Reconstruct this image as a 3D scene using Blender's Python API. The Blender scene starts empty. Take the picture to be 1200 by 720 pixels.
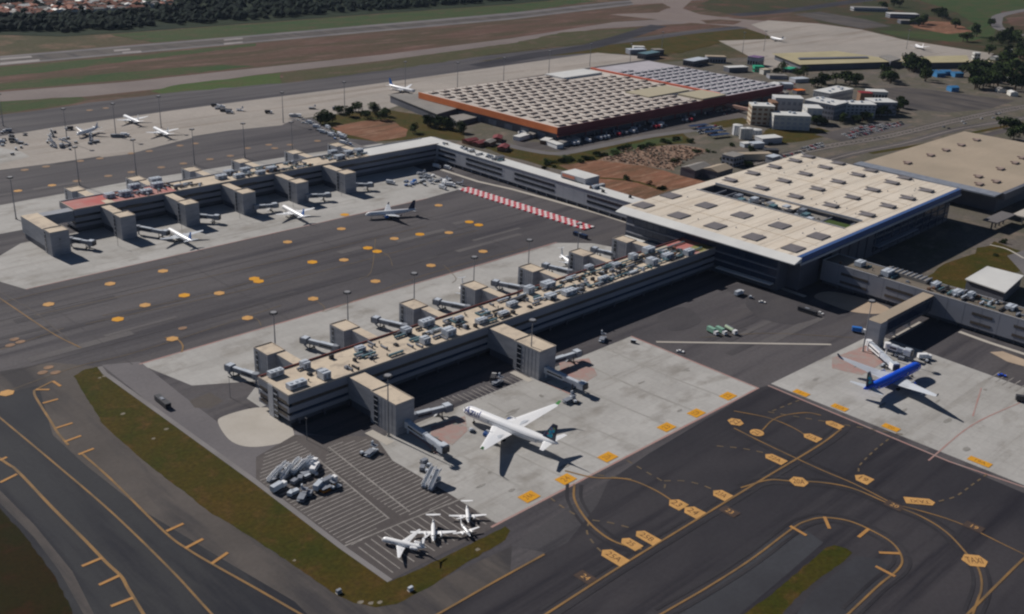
import bpy, bmesh, math, random
from mathutils import Vector, Matrix
random.seed(7)
SC = bpy.context.scene
COL = SC.collection
R_ = math.radians

# ------------------------------------------------------------------ camera
PX, PY, FOC, CAMH = 600.0, 360.0, 1226.19, 255.0
_X = Vector((1334.0, -450.0, FOC)).normalized()
_Y = Vector((-1316.0, -560.0, FOC)).normalized()
_Z = _X.cross(_Y).normalized()
_Y = _Z.cross(_X)
def ray(px, py):
    d = Vector((px - PX, py - PY, FOC))
    return Vector((_X.dot(d), _Y.dot(d), _Z.dot(d)))
def G(px, py, z=0.0):
    """the point of the plane at height z seen at photo pixel (px, py)"""
    d = ray(px, py); t = (z - CAMH) / d.z
    return Vector((d.x * t, d.y * t, z))
def onX(px, py, x0):
    d = ray(px, py); t = x0 / d.x
    return Vector((x0, d.y * t, CAMH + d.z * t))
cam_d = bpy.data.cameras.new('camera')
cam = bpy.data.objects.new('camera', cam_d); COL.objects.link(cam)
r_ = Vector((_X.x, _Y.x, _Z.x)); u_ = -Vector((_X.y, _Y.y, _Z.y)); b_ = -Vector((_X.z, _Y.z, _Z.z))
M_ = Matrix((r_, u_, b_)).transposed().to_4x4(); M_.translation = (0, 0, CAMH)
cam.matrix_world = M_
cam_d.sensor_width = 36.0; cam_d.lens = 36.0 * FOC / 1200.0
cam_d.clip_start = 1.0; cam_d.clip_end = 30000.0
SC.camera = cam

# ------------------------------------------------------------------ world, sun, exposure
SUN_EL, SUN_AZ = R_(36.5), R_(96.5)        # azimuth of the direction towards the sun, from +X
w = bpy.data.worlds.new("World"); SC.world = w; w.use_nodes = True
nt = w.node_tree; bg = nt.nodes['Background']
sky = nt.nodes.new('ShaderNodeTexSky'); sky.sky_type = 'NISHITA'; sky.sun_disc = False
sky.sun_elevation = SUN_EL; sky.sun_rotation = math.pi / 2 - SUN_AZ
sky.altitude = 1100; sky.air_density = 0.65; sky.dust_density = 0.1; sky.ozone_density = 2.0
nt.links.new(sky.outputs[0], bg.inputs[0]); bg.inputs[1].default_value = 0.05
sd = bpy.data.lights.new('sun', 'SUN'); sd.energy = 5.0; sd.angle = R_(0.6); sd.color = (1.0, 0.945, 0.88)
so = bpy.data.objects.new('sun', sd); COL.objects.link(so)
sv = Vector((math.cos(SUN_AZ) * math.cos(SUN_EL), math.sin(SUN_AZ) * math.cos(SUN_EL), math.sin(SUN_EL)))
so.rotation_euler = sv.to_track_quat('Z', 'Y').to_euler(); so.location = (200, 800, 600)
SC.view_settings.view_transform = 'Standard'; SC.view_settings.look = 'None'
SC.view_settings.exposure = -0.03; SC.view_settings.gamma = 1.0
SC.render.engine = 'CYCLES'
SC.cycles.max_bounces = 4; SC.cycles.filter_width = 2.25

# ------------------------------------------------------------------ materials
MATS = {}
def mat(name, c1, c2=None, scale=(0.05, 0.05, 0.05), rough=0.85, metal=0.0, c3=None, fine=0.0, fs=1.5,
        bump=0.0, lo=0.35, hi=0.65, spec=0.3, streak=None, streak_c=None, streak_lo=0.55, slab=None):
    if name in MATS: return MATS[name]
    m = bpy.data.materials.new(name); m.use_nodes = True; MATS[name] = m
    n = m.node_tree.nodes; l = m.node_tree.links; b = n['Principled BSDF']
    b.inputs['Roughness'].default_value = rough; b.inputs['Metallic'].default_value = metal
    b.inputs['Specular IOR Level'].default_value = spec if rough < .7 else .1
    col = None
    def rgb(c):
        r = n.new('ShaderNodeRGB'); r.outputs[0].default_value = (*c, 1); return r.outputs[0]
    def noise(sc, det=6, ro=0.6):
        t = n.new('ShaderNodeTexCoord'); mp = n.new('ShaderNodeMapping'); mp.inputs['Scale'].default_value = sc
        z = n.new('ShaderNodeTexNoise'); z.inputs['Scale'].default_value = 1; z.inputs['Detail'].default_value = det
        z.inputs['Roughness'].default_value = ro
        l.new(t.outputs['Object'], mp.inputs[0]); l.new(mp.outputs[0], z.inputs['Vector']); return z.outputs['Fac']
    def ramp(f, a, bb):
        r = n.new('ShaderNodeMapRange'); r.inputs[1].default_value = a; r.inputs[2].default_value = bb
        l.new(f, r.inputs[0]); return r.outputs[0]
    def mix(f, a, c, mode='MIX'):
        x = n.new('ShaderNodeMix'); x.data_type = 'RGBA'; x.blend_type = mode
        if isinstance(f, float): x.inputs[0].default_value = f
        else: l.new(f, x.inputs[0])
        l.new(a, x.inputs[6]); l.new(c, x.inputs[7]); return x.outputs[2]
    col = rgb(c1)
    if c2: col = mix(ramp(noise(scale), lo, hi), col, rgb(c2))
    if c3: col = mix(ramp(noise((scale[0] * 2.7, scale[1] * 2.7, scale[2] * 2.7)), 0.52, 0.68), col, rgb(c3))
    if streak: col = mix(ramp(noise(streak, 5, 0.65), streak_lo, streak_lo + 0.16), col, rgb(streak_c))
    if slab:
        t = n.new('ShaderNodeTexCoord'); mp = n.new('ShaderNodeMapping'); l.new(t.outputs['Object'], mp.inputs[0])
        br = n.new('ShaderNodeTexBrick'); br.offset = 0; br.inputs['Scale'].default_value = 1
        br.inputs['Brick Width'].default_value = slab[0]; br.inputs['Row Height'].default_value = slab[1]
        br.inputs['Mortar Size'].default_value = slab[2]; br.inputs['Bias'].default_value = 0
        k = slab[3]
        br.inputs['Color1'].default_value = (k, k, k, 1); br.inputs['Color2'].default_value = (1, 1, 1, 1)
        br.inputs['Mortar'].default_value = (slab[4],) * 3 + (1,)
        l.new(mp.outputs[0], br.inputs['Vector']); col = mix(1.0, col, br.outputs['Color'], 'MULTIPLY')
    if fine:
        f = ramp(noise((fs, fs, fs), 3, 0.7), 0.25, 0.75)
        g = n.new('ShaderNodeMapRange'); g.inputs[3].default_value = 1 - fine; g.inputs[4].default_value = 1 + fine
        l.new(f, g.inputs[0]); cc = n.new('ShaderNodeCombineColor')
        for i in range(3): l.new(g.outputs[0], cc.inputs[i])
        col = mix(1.0, col, cc.outputs[0], 'MULTIPLY')
    l.new(col, b.inputs['Base Color'])
    if bump:
        bp = n.new('ShaderNodeBump'); bp.inputs['Strength'].default_value = bump; bp.inputs['Distance'].default_value = 0.3
        l.new(noise((fs, fs, fs), 4, 0.7), bp.inputs['Height']); l.new(bp.outputs[0], b.inputs['Normal'])
    return m
asphalt = mat('asphalt', (.062, .058, .064), (.105, .097, .101), (.0035, .014, .01), .8, fine=.16, fs=.5, c3=(.085, .078, .08),
              streak=(.003, .06, .05), streak_c=(.046, .043, .05), streak_lo=.48)
asphalt_dark = mat('asphalt_dark', (.03, .029, .035), (.052, .048, .053), (.006, .012, .01), .75, fine=.12, fs=.5,
                   streak=(.004, .07, .05), streak_c=(.022, .021, .027), streak_lo=.47)
asphalt_taxi = mat('asphalt_taxiway', (.022, .024, .031), (.036, .037, .041), (.01, .01, .01), .75, fine=.12, fs=.5,
                   streak=(.06, .006, .05), streak_c=(.016, .017, .024), streak_lo=.47)
asphalt_shoulder = mat('asphalt_shoulder', (.072, .064, .06), (.105, .092, .085), (.02, .02, .01), .85, fine=.1, fs=.5,
                       streak=(.05, .006, .05), streak_c=(.048, .045, .048), streak_lo=.5)
asphalt_warm = mat('asphalt_warm', (.082, .073, .072), (.112, .1, .097), (.01, .012, .01), .85, fine=.12, fs=.5,
                   streak=(.006, .05, .05), streak_c=(.06, .054, .055), streak_lo=.5)
road_grey = mat('road_grey', (.12, .113, .118), (.16, .15, .15), (.02, .02, .01), .85, fine=.1, fs=.5)
concrete = mat('apron_concrete', (.335, .325, .31), (.41, .4, .385), (.012, .02, .01), .85, fine=.08, fs=.4, c3=(.26, .245, .225),
               streak=(.004, .06, .05), streak_c=(.25, .235, .215), streak_lo=.55, slab=(7.5, 7.5, .12, .93, .84))
concrete_tan = mat('tan_concrete', (.29, .265, .24), (.35, .315, .285), (.006, .012, .01), .85, fine=.1, fs=.3,
                   streak=(.003, .04, .05), streak_c=(.24, .205, .175), streak_lo=.52, slab=(10, 10, .2, .94, .86))
kerb_c = mat('pale_concrete', (.38, .35, .31), (.44, .41, .37), (.05, .05, .05), .85, fine=.1)
grass_olive = mat('olive_grass', (.034, .038, .005), (.062, .042, .008), (.035, .035, .03), .95, c3=(.078, .046, .014), fine=.4, fs=.5, bump=.3)
grass_dark = mat('dark_grass', (.014, .015, .003), (.022, .013, .003), (.03, .03, .03), .95, c3=(.03, .013, .005), fine=.3, fs=.6, bump=.3)
grass_green = mat('green_grass', (.03, .06, .018), (.05, .062, .022), (.01, .02, .03), .95, c3=(.07, .055, .03), fine=.25, fs=.2)
soil = mat('reddish_soil', (.105, .058, .045), (.058, .048, .026), (.004, .02, .03), .95, c3=(.14, .085, .07), fine=.2, fs=.12)
soil_red = mat('red_earth', (.22, .1, .062), (.11, .065, .038), (.012, .06, .03), .95, c3=(.27, .16, .11), fine=.2, fs=.4)
ground_m = mat('scrub_ground', (.045, .05, .02), (.08, .062, .036), (.006, .006, .03), .95, c3=(.14, .09, .062), fine=.3, fs=.15)
urban_m = mat('worn_yard', (.12, .105, .095), (.09, .085, .06), (.015, .02, .03), .95, c3=(.17, .135, .11), fine=.25, fs=.3)
forest_floor = mat('forest_floor', (.012, .022, .012), (.02, .03, .014), (.01, .01, .03), 1)
yellow = mat('yellow_paint', (.42, .22, .07), (.34, .18, .07), (.3, .3, .3), .7)
yellow_line = mat('worn_yellow_line', (.27, .155, .06), (.15, .1, .055), (.08, .08, .3), .7)
yellow_faint = mat('faint_yellow_line', (.17, .12, .07), (.11, .09, .065), (.1, .1, .3), .7)
plate_pale = mat('pale_yellow_paint', (.56, .31, .11), (.44, .25, .09), (.3, .3, .3), .7)
orange_p = mat('orange_yellow_paint', (.62, .3, .02), (.55, .26, .03), (.3, .3, .3), .7)
black_p = mat('dim_brown_paint', (.1, .055, .03))
brown_p = mat('brown_paint', (.26, .12, .03), (.2, .1, .03), (.4, .4, .4))
white_p = mat('white_line_paint', (.42, .37, .33), (.33, .3, .27), (.2, .2, .2), .7)
grey_p = mat('grey_line_paint', (.3, .28, .265), (.17, .16, .15), (.2, .2, .2), .8)
red_line = mat('red_line_paint', (.36, .2, .18), (.33, .25, .23), (.1, .1, .2), .8)
pink_p = mat('pink_safety_paint', (.34, .2, .18), (.3, .26, .24), (.15, .15, .3), .85)
roof_beige = mat('beige_roof', (.58, .49, .38), (.5, .42, .33), (.05, .07, .05), .8, c3=(.38, .32, .26), fine=.06, fs=.8)
roof_term = mat('terminal_roof', (.66, .59, .5), (.57, .51, .43), (.015, .03, .05), .7, fine=.07, fs=.5, c3=(.6, .52, .42), streak=(.012, .25, .1), streak_c=(.5, .43, .35), streak_lo=.5)
roof_white = mat('white_roof', (.62, .62, .6), (.54, .54, .53), (.03, .05, .05), .6)
roof_tan = mat('tan_roof', (.37, .305, .235), (.31, .26, .2), (.02, .02, .05), .85, fine=.08, fs=.5, streak=(.02, .15, .1), streak_c=(.33, .27, .21))
roof_grey = mat('grey_roof', (.25, .235, .22), (.2, .19, .18), (.05, .05, .05), .8, fine=.1)
roof_red = mat('red_roof', (.42, .12, .11), (.4, .22, .2), (.05, .05, .05), .8)
roof_green = mat('green_roof', (.2, .22, .08), (.28, .25, .12), (.05, .05, .05), .85)
roof_yellow = mat('yellowish_roof', (.4, .35, .22), (.34, .3, .19), (.02, .05, .05), .8, fine=.08)
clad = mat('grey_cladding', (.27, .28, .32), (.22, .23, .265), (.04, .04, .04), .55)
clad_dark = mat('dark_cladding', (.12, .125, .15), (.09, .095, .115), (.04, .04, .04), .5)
clad_light = mat('light_cladding', (.42, .43, .46), (.36, .37, .4), (.04, .04, .1), .5)
clad_panel = mat('tower_panel', (.3, .31, .34), (.23, .24, .265), (.1, .1, .4), .5, fine=.05)
glass = mat('dark_glass', (.018, .022, .03), None, rough=.15, spec=.5)
glass_b = mat('blue_glass', (.03, .045, .08), None, rough=.2, spec=.5)
glass_w = mat('brown_window', (.11, .09, .075), (.06, .055, .05), (.15, .15, .3), .35)
fascia_blue = mat('blue_fascia', (.05, .1, .25), None, rough=.45)
parapet_m = mat('parapet', (.45, .4, .34), (.38, .34, .3), (.1, .1, .1), .8)
parapet_red = mat('maroon_parapet', (.2, .075, .065), None)
wh_orange = mat('orange_fascia', (.78, .24, .09), (.68, .2, .08), (.05, .05, .1), .7)
wh_maroon = mat('maroon_fascia', (.2, .055, .06), (.16, .045, .05), (.05, .05, .1), .7)
wh_roof = mat('warehouse_roof', (.52, .475, .43), (.42, .38, .35), (.02, .02, .1), .8)
wh_vent = mat('brown_monitor', (.29, .22, .195), (.22, .175, .16), (.1, .1, .1), .8)
metal_w = mat('painted_metal', (.52, .56, .61), (.4, .44, .5), (.2, .2, .2), .45)
metal_g = mat('grey_metal', (.24, .26, .3), (.17, .185, .22), (.2, .2, .2), .5)
metal_d = mat('dark_metal', (.05, .05, .055), None, rough=.5)
teal = mat('teal_duct', (.08, .16, .2), (.12, .2, .22), (.2, .2, .2), .6)
galv = mat('galvanised', (.24, .24, .25), None, rough=.5)
white_m = mat('white_paint', (.82, .82, .82), (.76, .77, .79), (.1, .1, .1), .3, spec=.5)
wing_m = mat('wing_grey', (.55, .58, .62), (.48, .51, .55), (.1, .1, .1), .35, spec=.5)
blue_m = mat('blue_paint', (.01, .1, .72), (.01, .08, .6), (.1, .1, .1), .25, spec=.5)
navy_m = mat('navy_paint', (.012, .025, .07), None, rough=.3, spec=.5)
midblue_m = mat('sky_blue_paint', (.03, .16, .5), None, rough=.35)
cyan_m = mat('cyan_paint', (.02, .45, .6), None, rough=.4)
green_m = mat('green_paint', (.12, .42, .12), None, rough=.4)
orange_m = mat('orange_paint', (.6, .22, .03), None, rough=.5)
red_m = mat('red_paint', (.5, .03, .05), (.44, .05, .07), (.3, .3, .3), .6)
barrier_w = mat('barrier_white', (.7, .66, .66), None)
black_m = mat('black_rubber', (.02, .02, .022), None, rough=.8)
beige_w = mat('beige_wall', (.5, .44, .34), (.42, .37, .3), (.05, .05, .1), .8)
pale_w = mat('pale_wall', (.58, .57, .53), (.5, .49, .46), (.05, .05, .1), .8)
brown_w = mat('brown_wall', (.2, .12, .08), None)
blue_roof = mat('blue_roof', (.04, .2, .42), (.05, .16, .33), (.1, .1, .1), .6)
green_roof2 = mat('green_tarp', (.03, .3, .18), None)
tile_roof = mat('clay_roof', (.3, .13, .09), (.22, .12, .09), (.1, .1, .1), .9)
leaf_a = mat('leaf_dark', (.012, .024, .01), (.024, .036, .014), (.4, .4, .4), .9)
leaf_b = mat('leaf_mid', (.045, .075, .02), (.06, .085, .026), (.4, .4, .4), .9)
bark = mat('bark', (.09, .065, .045), None)
forest_m = mat('forest_canopy', (.007, .015, .012), (.012, .021, .014), (.01, .01, .01), 1, c3=(.018, .028, .014), fine=.4, fs=.08)

# ------------------------------------------------------------------ mesh helpers
class MB:
    def __init__(s): s.v = []; s.f = []; s.m = []
    def add(s, vs, fs, mi=0):
        o = len(s.v); s.v += [tuple(x) for x in vs]; s.f += [[i + o for i in f] for f in fs]; s.m += [mi] * len(fs); return s
    def box(s, x0, y0, z0, x1, y1, z1, mi=0, top=None):
        if x0 > x1: x0, x1 = x1, x0
        if y0 > y1: y0, y1 = y1, y0
        v = [(x0, y0, z0), (x1, y0, z0), (x1, y1, z0), (x0, y1, z0), (x0, y0, z1), (x1, y0, z1), (x1, y1, z1), (x0, y1, z1)]
        s.add(v, [(0, 3, 2, 1), (0, 1, 5, 4), (1, 2, 6, 5), (2, 3, 7, 6), (3, 0, 4, 7)], mi)
        s.add(v[4:], [(0, 1, 2, 3)], mi if top is None else top); return s
    def obox(s, c, l, wd, h, ang=0, z=0, mi=0, top=None):
        """box centred on c, length l along ang"""
        ca, sa = math.cos(ang), math.sin(ang); v = []
        for zz in (z, z + h):
            for a, b in ((-1, -1), (1, -1), (1, 1), (-1, 1)):
                p, q = a * l / 2, b * wd / 2; v.append((c[0] + p * ca - q * sa, c[1] + p * sa + q * ca, zz))
        s.add(v, [(0, 3, 2, 1), (0, 1, 5, 4), (1, 2, 6, 5), (2, 3, 7, 6), (3, 0, 4, 7)], mi)
        s.add(v[4:], [(0, 1, 2, 3)], mi if top is None else top); return s
    def prism(s, poly, z0, z1, mi=0, top=None):
        n = len(poly); a = sum(poly[i][0] * poly[(i + 1) % n][1] - poly[(i + 1) % n][0] * poly[i][1] for i in range(n))
        if a < 0: poly = poly[::-1]
        v = [(p[0], p[1], z0) for p in poly] + [(p[0], p[1], z1) for p in poly]
        s.add(v, [(i, (i + 1) % n, n + (i + 1) % n, n + i) for i in range(n)] + [tuple(range(n - 1, -1, -1))], mi)
        s.add(v[n:], [tuple(range(n))], mi if top is None else top); return s
    def tube(s, p, q, r0, r1=None, n=8, mi=0, caps=True):
        p, q = Vector(p), Vector(q); r1 = r0 if r1 is None else r1
        d = (q - p).normalized(); a = d.orthogonal().normalized(); b = d.cross(a)
        v = []
        for c, r in ((p, r0), (q, r1)):
            for i in range(n):
                t = 2 * math.pi * i / n; v.append(c + a * (r * math.cos(t)) + b * (r * math.sin(t)))
        f = [(i, (i + 1) % n, n + (i + 1) % n, n + i) for i in range(n)]
        if caps: f += [tuple(range(n - 1, -1, -1)), tuple(range(n, 2 * n))]
        return s.add(v, f, mi)
    def beam(s, p, q, wd, h, mi=0):
        p, q = Vector(p), Vector(q); d = (q - p).normalized(); side = d.cross(Vector((0, 0, 1))).normalized(); up = side.cross(d)
        v = []
        for c in (p, q):
            for a, b in ((-1, -1), (1, -1), (1, 1), (-1, 1)): v.append(c + side * (a * wd / 2) + up * (b * h / 2))
        return s.add(v, [(3, 2, 1, 0), (4, 5, 6, 7), (0, 1, 5, 4), (1, 2, 6, 5), (2, 3, 7, 6), (3, 0, 4, 7)], mi)
    def mesh(s, name, mats, off=(0, 0, 0)):
        me = bpy.data.meshes.new(name)
        if off[0] or off[1] or off[2]: s.v = [(a - off[0], b - off[1], c - off[2]) for a, b, c in s.v]
        me.from_pydata(s.v, [], s.f); mats = mats if isinstance(mats, (list, tuple)) else [mats]
        for m in mats: me.materials.append(m)
        if len(mats) > 1: me.polygons.foreach_set('material_index', s.m)
        me.update(); return me
    def obj(s, name, mats, parent=None, off=None, kind=None, smooth=False):
        if off is None:
            r = parent
            while r is not None and r.parent is not None: r = r.parent
            off = tuple(r.location) if r is not None and r.get('wc') else (0, 0, 0)
        me = s.mesh(name, mats, off)
        if smooth: me.polygons.foreach_set('use_smooth', [True] * len(me.polygons))
        return link(name, me, parent, kind)
def link(name, me, parent=None, kind=None):
    o = bpy.data.objects.new(name, me); COL.objects.link(o)
    if parent is not None: o.parent = parent
    if kind: o['kind'] = kind
    return o
def thing(name, label, cat, loc=(0, 0, 0), rz=0, group=None, wc=False):
    """an Empty at the thing's base; wc: its parts are given in world coordinates"""
    o = bpy.data.objects.new(name, None); COL.objects.link(o); o.location = loc; o.rotation_euler = (0, 0, rz)
    o.empty_display_size = 1
    o['label'] = label; o['category'] = cat
    if group: o['group'] = group
    if wc: o['wc'] = 1
    return o
def tag(o, label, cat, group=None):
    o['label'] = label; o['category'] = cat
    if group: o['group'] = group
    return o
def copy_tree(o, parent=None):
    c = o.copy(); COL.objects.link(c); c.parent = parent
    for ch in list(o.children): copy_tree(ch, c)
    return c
def place(proto, used, loc, rz, label, group=None, scale=None):
    o = proto if not used else copy_tree(proto)
    o.location = loc; o.rotation_euler = (0, 0, rz); o['label'] = label
    if group: o['group'] = group
    if scale: o.scale = (scale,) * 3
    return o
LV = {}
def sheet(name, pts, m, level, parent=None, world=False):
    """a ground sheet traced at photo pixels (or world xy); each level lies 4 mm above the last"""
    z = level * .004
    v = [(p[0], p[1], z) if world else tuple(G(p[0], p[1], 0).xy) + (z,) for p in pts]
    if any(k in name for k in ('grass', 'soil', 'meadow', 'lawn', 'rubble')):
        rg = random.Random(len(v) + int(abs(v[0][0]))); o_ = []
        for i in range(len(v)):
            a, b = Vector(v[i]), Vector(v[(i + 1) % len(v)]); L = (b - a).length; q = 3.0 if min(a.length, b.length) < 700 else 14.0; n_ = max(1, min(60, int(L / q)))
            if L > 2500: n_ = 1
            am = min(1.1, q * .12) if q < 5 else 3.0
            for k in range(n_):
                p_ = a.lerp(b, k / n_); d_ = (b - a).normalized() if L > 0 else Vector((1, 0, 0)); w_ = rg.uniform(-am, am) if k else 0
                o_.append((p_.x - d_.y * w_, p_.y + d_.x * w_, z))
        v = o_
    n = len(v); a = sum(v[i][0] * v[(i + 1) % n][1] - v[(i + 1) % n][0] * v[i][1] for i in range(n))
    if a < 0: v = v[::-1]
    mb = MB(); mb.add(v, [tuple(range(n))])
    return mb.obj(name, m, parent, kind='structure' if parent is None else None)
def blob(name, pts, m, level, parent=None):
    P = [G(*p).xy for p in pts]; n = len(P); out = []
    for i in range(n):
        a, b, c, d = P[i - 1], P[i], P[(i + 1) % n], P[(i + 2) % n]
        for j in range(5):
            t = j / 5; out.append(.5 * ((2 * b) + (c - a) * t + (2 * a - 5 * b + 4 * c - d) * t * t + (3 * b - a - 3 * c + d) * t ** 3))
    return sheet(name, out, m, level, parent, True)
def rect(name, x0, y0, x1, y1, m, level, parent=None):
    return sheet(name, [(x0, y0), (x1, y0), (x1, y1), (x0, y1)], m, level, parent, True)
def spline(pts, k=6):
    if len(pts) < 3 or k < 2: return pts
    P = [pts[0] * 2 - pts[1]] + pts + [pts[-1] * 2 - pts[-2]]; out = []
    for i in range(1, len(P) - 2):
        for j in range(k):
            t = j / k; a, b, c, d = P[i - 1], P[i], P[i + 1], P[i + 2]
            out.append(.5 * ((2 * b) + (c - a) * t + (2 * a - 5 * b + 4 * c - d) * t * t + (3 * b - a - 3 * c + d) * t ** 3))
    return out + [pts[-1]]
def ribbon(name, pts, wd, m, level, parent=None, world=False, smooth=True, dash=None):
    z = level * .004
    P = [Vector((p[0], p[1])) if world else G(p[0], p[1]).xy for p in pts]
    if smooth: P = spline(P)
    mb = MB(); L = []; R = []
    for i, p in enumerate(P):
        d = (P[min(i + 1, len(P) - 1)] - P[max(i - 1, 0)]).normalized(); nn = Vector((-d.y, d.x)) * wd / 2
        L.append((*(p + nn), z)); R.append((*(p - nn), z))
    if not dash:
        mb.v = L + R; n = len(P)
        mb.f = [(i, n + i, n + i + 1, i + 1) for i in range(n - 1)]; mb.m = [0] * (n - 1)
    else:
        acc = 0; tot = 0; segs = []
        for i in range(len(P) - 1):
            ln = (P[i + 1] - P[i]).length; s = 0
            while s < ln:
                ph = (tot + s) % (dash * 2); step = min(ln - s, (dash if ph < dash else dash * 2) - ph + 1e-4)
                if ph < dash:
                    a = P[i] + (P[i + 1] - P[i]) * (s / ln); b = P[i] + (P[i + 1] - P[i]) * ((s + step) / ln)
                    d = (b - a).normalized() if (b - a).length > 1e-3 else Vector((1, 0)); nn = Vector((-d.y, d.x)) * wd / 2
                    mb.add([(*(a + nn), z), (*(a - nn), z), (*(b - nn), z), (*(b + nn), z)], [(0, 1, 2, 3)])
                s += step
            tot += ln
    return mb.obj(name, m, parent, kind='structure' if parent is None else None)
def text_mesh(txt, size=1.0):
    cu = bpy.data.curves.new('lettering', 'FONT'); cu.body = txt; cu.size = size; cu.align_x = 'CENTER'; cu.align_y = 'CENTER'
    cu.resolution_u = 2
    o = bpy.data.objects.new('tmp', cu); COL.objects.link(o); dg = bpy.context.evaluated_depsgraph_get(); dg.update()
    me = bpy.data.meshes.new_from_object(o.evaluated_get(dg)); bpy.data.objects.remove(o); bpy.data.curves.remove(cu)
    return me

# ================================================================== GROUND
gm = MB(); gm.add([(-9000, -6000, -.3), (14000, -6000, -.3), (14000, 16000, -.3), (-9000, 16000, -.3)], [(0, 1, 2, 3)])
gm.obj('ground', ground_m, kind='structure')
AP = sheet('apron', [(-900, -600), (1500, -600), (1500, 330), (655, 330), (655, 760), (560, 905), (640, 925), (1320, 1010), (1400, 1180), (-900, 1180)], asphalt, 1, world=True)
# wide fields far out
sheet('airfield_soil', [(-300, 92), (0, 66), (300, 38), (650, 5), (1250, -30), (1250, 15), (1000, 40), (700, 45), (600, 55), (300, 95), (0, 135), (-300, 165)], soil, 2)
sheet('forest_floor', [(-300, 62), (-120, 50), (0, 41), (75, 43), (150, 38), (300, 27), (420, 18), (600, 5), (660, -1), (900, -40), (700, -80), (-300, -60)], forest_floor, 2)
sheet('grass_strip', [(130, 41), (300, 28), (420, 19), (600, 6), (660, 0), (700, 1), (600, 15), (300, 41), (180, 50)], grass_green, 3)
sheet('grass_strip', [(-300, 104), (0, 79), (150, 66), (300, 51), (300, 54), (150, 72), (60, 84), (0, 90), (-300, 116)], grass_green, 3)
sheet('grass_strip', [(-300, 128), (0, 98), (60, 92), (180, 82), (260, 76), (300, 78), (150, 94), (0, 106), (-300, 134)], grass_green, 3)
mat('runway_paint', (.3, .28, .27), (.22, .2, .2), (.03, .05, .05))
RW = sheet('runway', [(-400, 102), (0, 66), (300, 41), (600, 15), (720, 2), (900, -12), (930, -8), (750, 5), (600, 23), (300, 50), (0, 77), (-400, 114)], road_grey, 4)
sheet('runway_centre', [(-400, 104), (0, 68), (300, 43), (600, 17.5), (720, 4), (900, -9), (905, -7.5), (750, 3), (600, 21), (300, 48), (0, 75), (-400, 112)], asphalt_shoulder, 5, RW)
for q in ([(0, 68.5), (36, 65.5), (38, 67.5), (0, 70.5)], [(0, 73.5), (46, 69.5), (47, 72), (0, 76.5)], [(133, 58.5), (152, 57), (153, 59), (134, 60.5)],
          [(143, 61), (165, 59.5), (166, 61.5), (144, 63)], [(262, 50.8), (284, 48.8), (285, 50.4), (263, 52.4)], [(262, 46.4), (284, 44.4), (285, 45.8), (263, 47.8)]):
    sheet('runway_marking', q, MATS['runway_paint'], 6, RW)
TW = sheet('taxiway', [(-300, 134), (0, 108), (150, 96), (300, 80), (450, 64), (600, 45), (720, 26), (790, 22), (860, 20), (800, 28), (700, 34), (600, 51), (450, 71), (300, 88), (190, 104), (105, 113), (0, 119), (-300, 146)],
           mat('pinkish_taxiway', (.15, .125, .12), (.19, .16, .15), (.01, .01, .01), .85, fine=.1, fs=.2), 4)
sheet('taxiway_link', [(738, 0), (800, -8), (818, -6), (800, 10), (820, 17), (860, 22), (900, 25), (945, 29), (1010, 37), (980, 44), (900, 42), (870, 32), (800, 26), (740, 20), (705, 16), (745, 8)],
      mat('pinkish_link', (.17, .135, .125), (.2, .165, .15), (.01, .01, .01), .85, fine=.1, fs=.2), 6)
sheet('grass_island', [(664, 17), (740, 6), (776, 4), (786, 9), (770, 15), (700, 17.5)], soil, 7)
sheet('grass_island', [(820, 24), (845, 23), (870, 25), (860, 29), (828, 28)], soil, 7)
sheet('grass_strip', [(176, 107), (200, 101), (300, 88.5), (330, 85.5), (330, 98), (300, 100), (190, 110)], mat('vivid_grass', (.045, .08, .018), (.06, .085, .025), (.01, .02, .03), .95, c3=(.075, .07, .03), fine=.2, fs=.2), 5)
sheet('dry_grass_strip', [(330, 85.5), (450, 71.5), (600, 51), (660, 38), (745, 33), (742, 40), (690, 50), (600, 61), (450, 83), (350, 96), (330, 98)], mat('dry_grass', (.07, .06, .032), (.055, .058, .025), (.01, .02, .03), .95, c3=(.1, .07, .05), fine=.25, fs=.2), 5.5)
sheet('grass_strip', [(-200, 140), (0, 119.5), (60, 115), (95, 114), (103, 117), (85, 122), (0, 134), (-200, 156)], grass_green, 5)
sheet('grass_field', [(560, 72), (700, 52), (760, 42), (800, 37), (880, 34), (905, 45), (850, 49), (800, 62), (760, 66), (700, 62)], grass_olive, 5)
TAN = sheet('remote_apron', [(-300, 205), (0, 160), (60, 150), (200, 130), (400, 104), (600, 76), (700, 62), (770, 68), (700, 78), (520, 106), (455, 128), (420, 130), (345, 140), (330, 147), (270, 153), (235, 159), (150, 181), (50, 193), (-300, 238)], concrete_tan, 6)
sheet('far_apron', [(880, 29), (900, 24), (960, 28), (1010, 35), (1060, 47), (1130, 58), (1165, 63), (1150, 75), (1050, 75), (905, 82), (870, 62), (842, 48), (905, 46), (895, 36)], concrete_tan, 8)
sheet('yard_left', [(-200, 175), (0, 173), (25, 178), (35, 184), (0, 192), (-200, 215)], concrete, 7)
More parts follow.
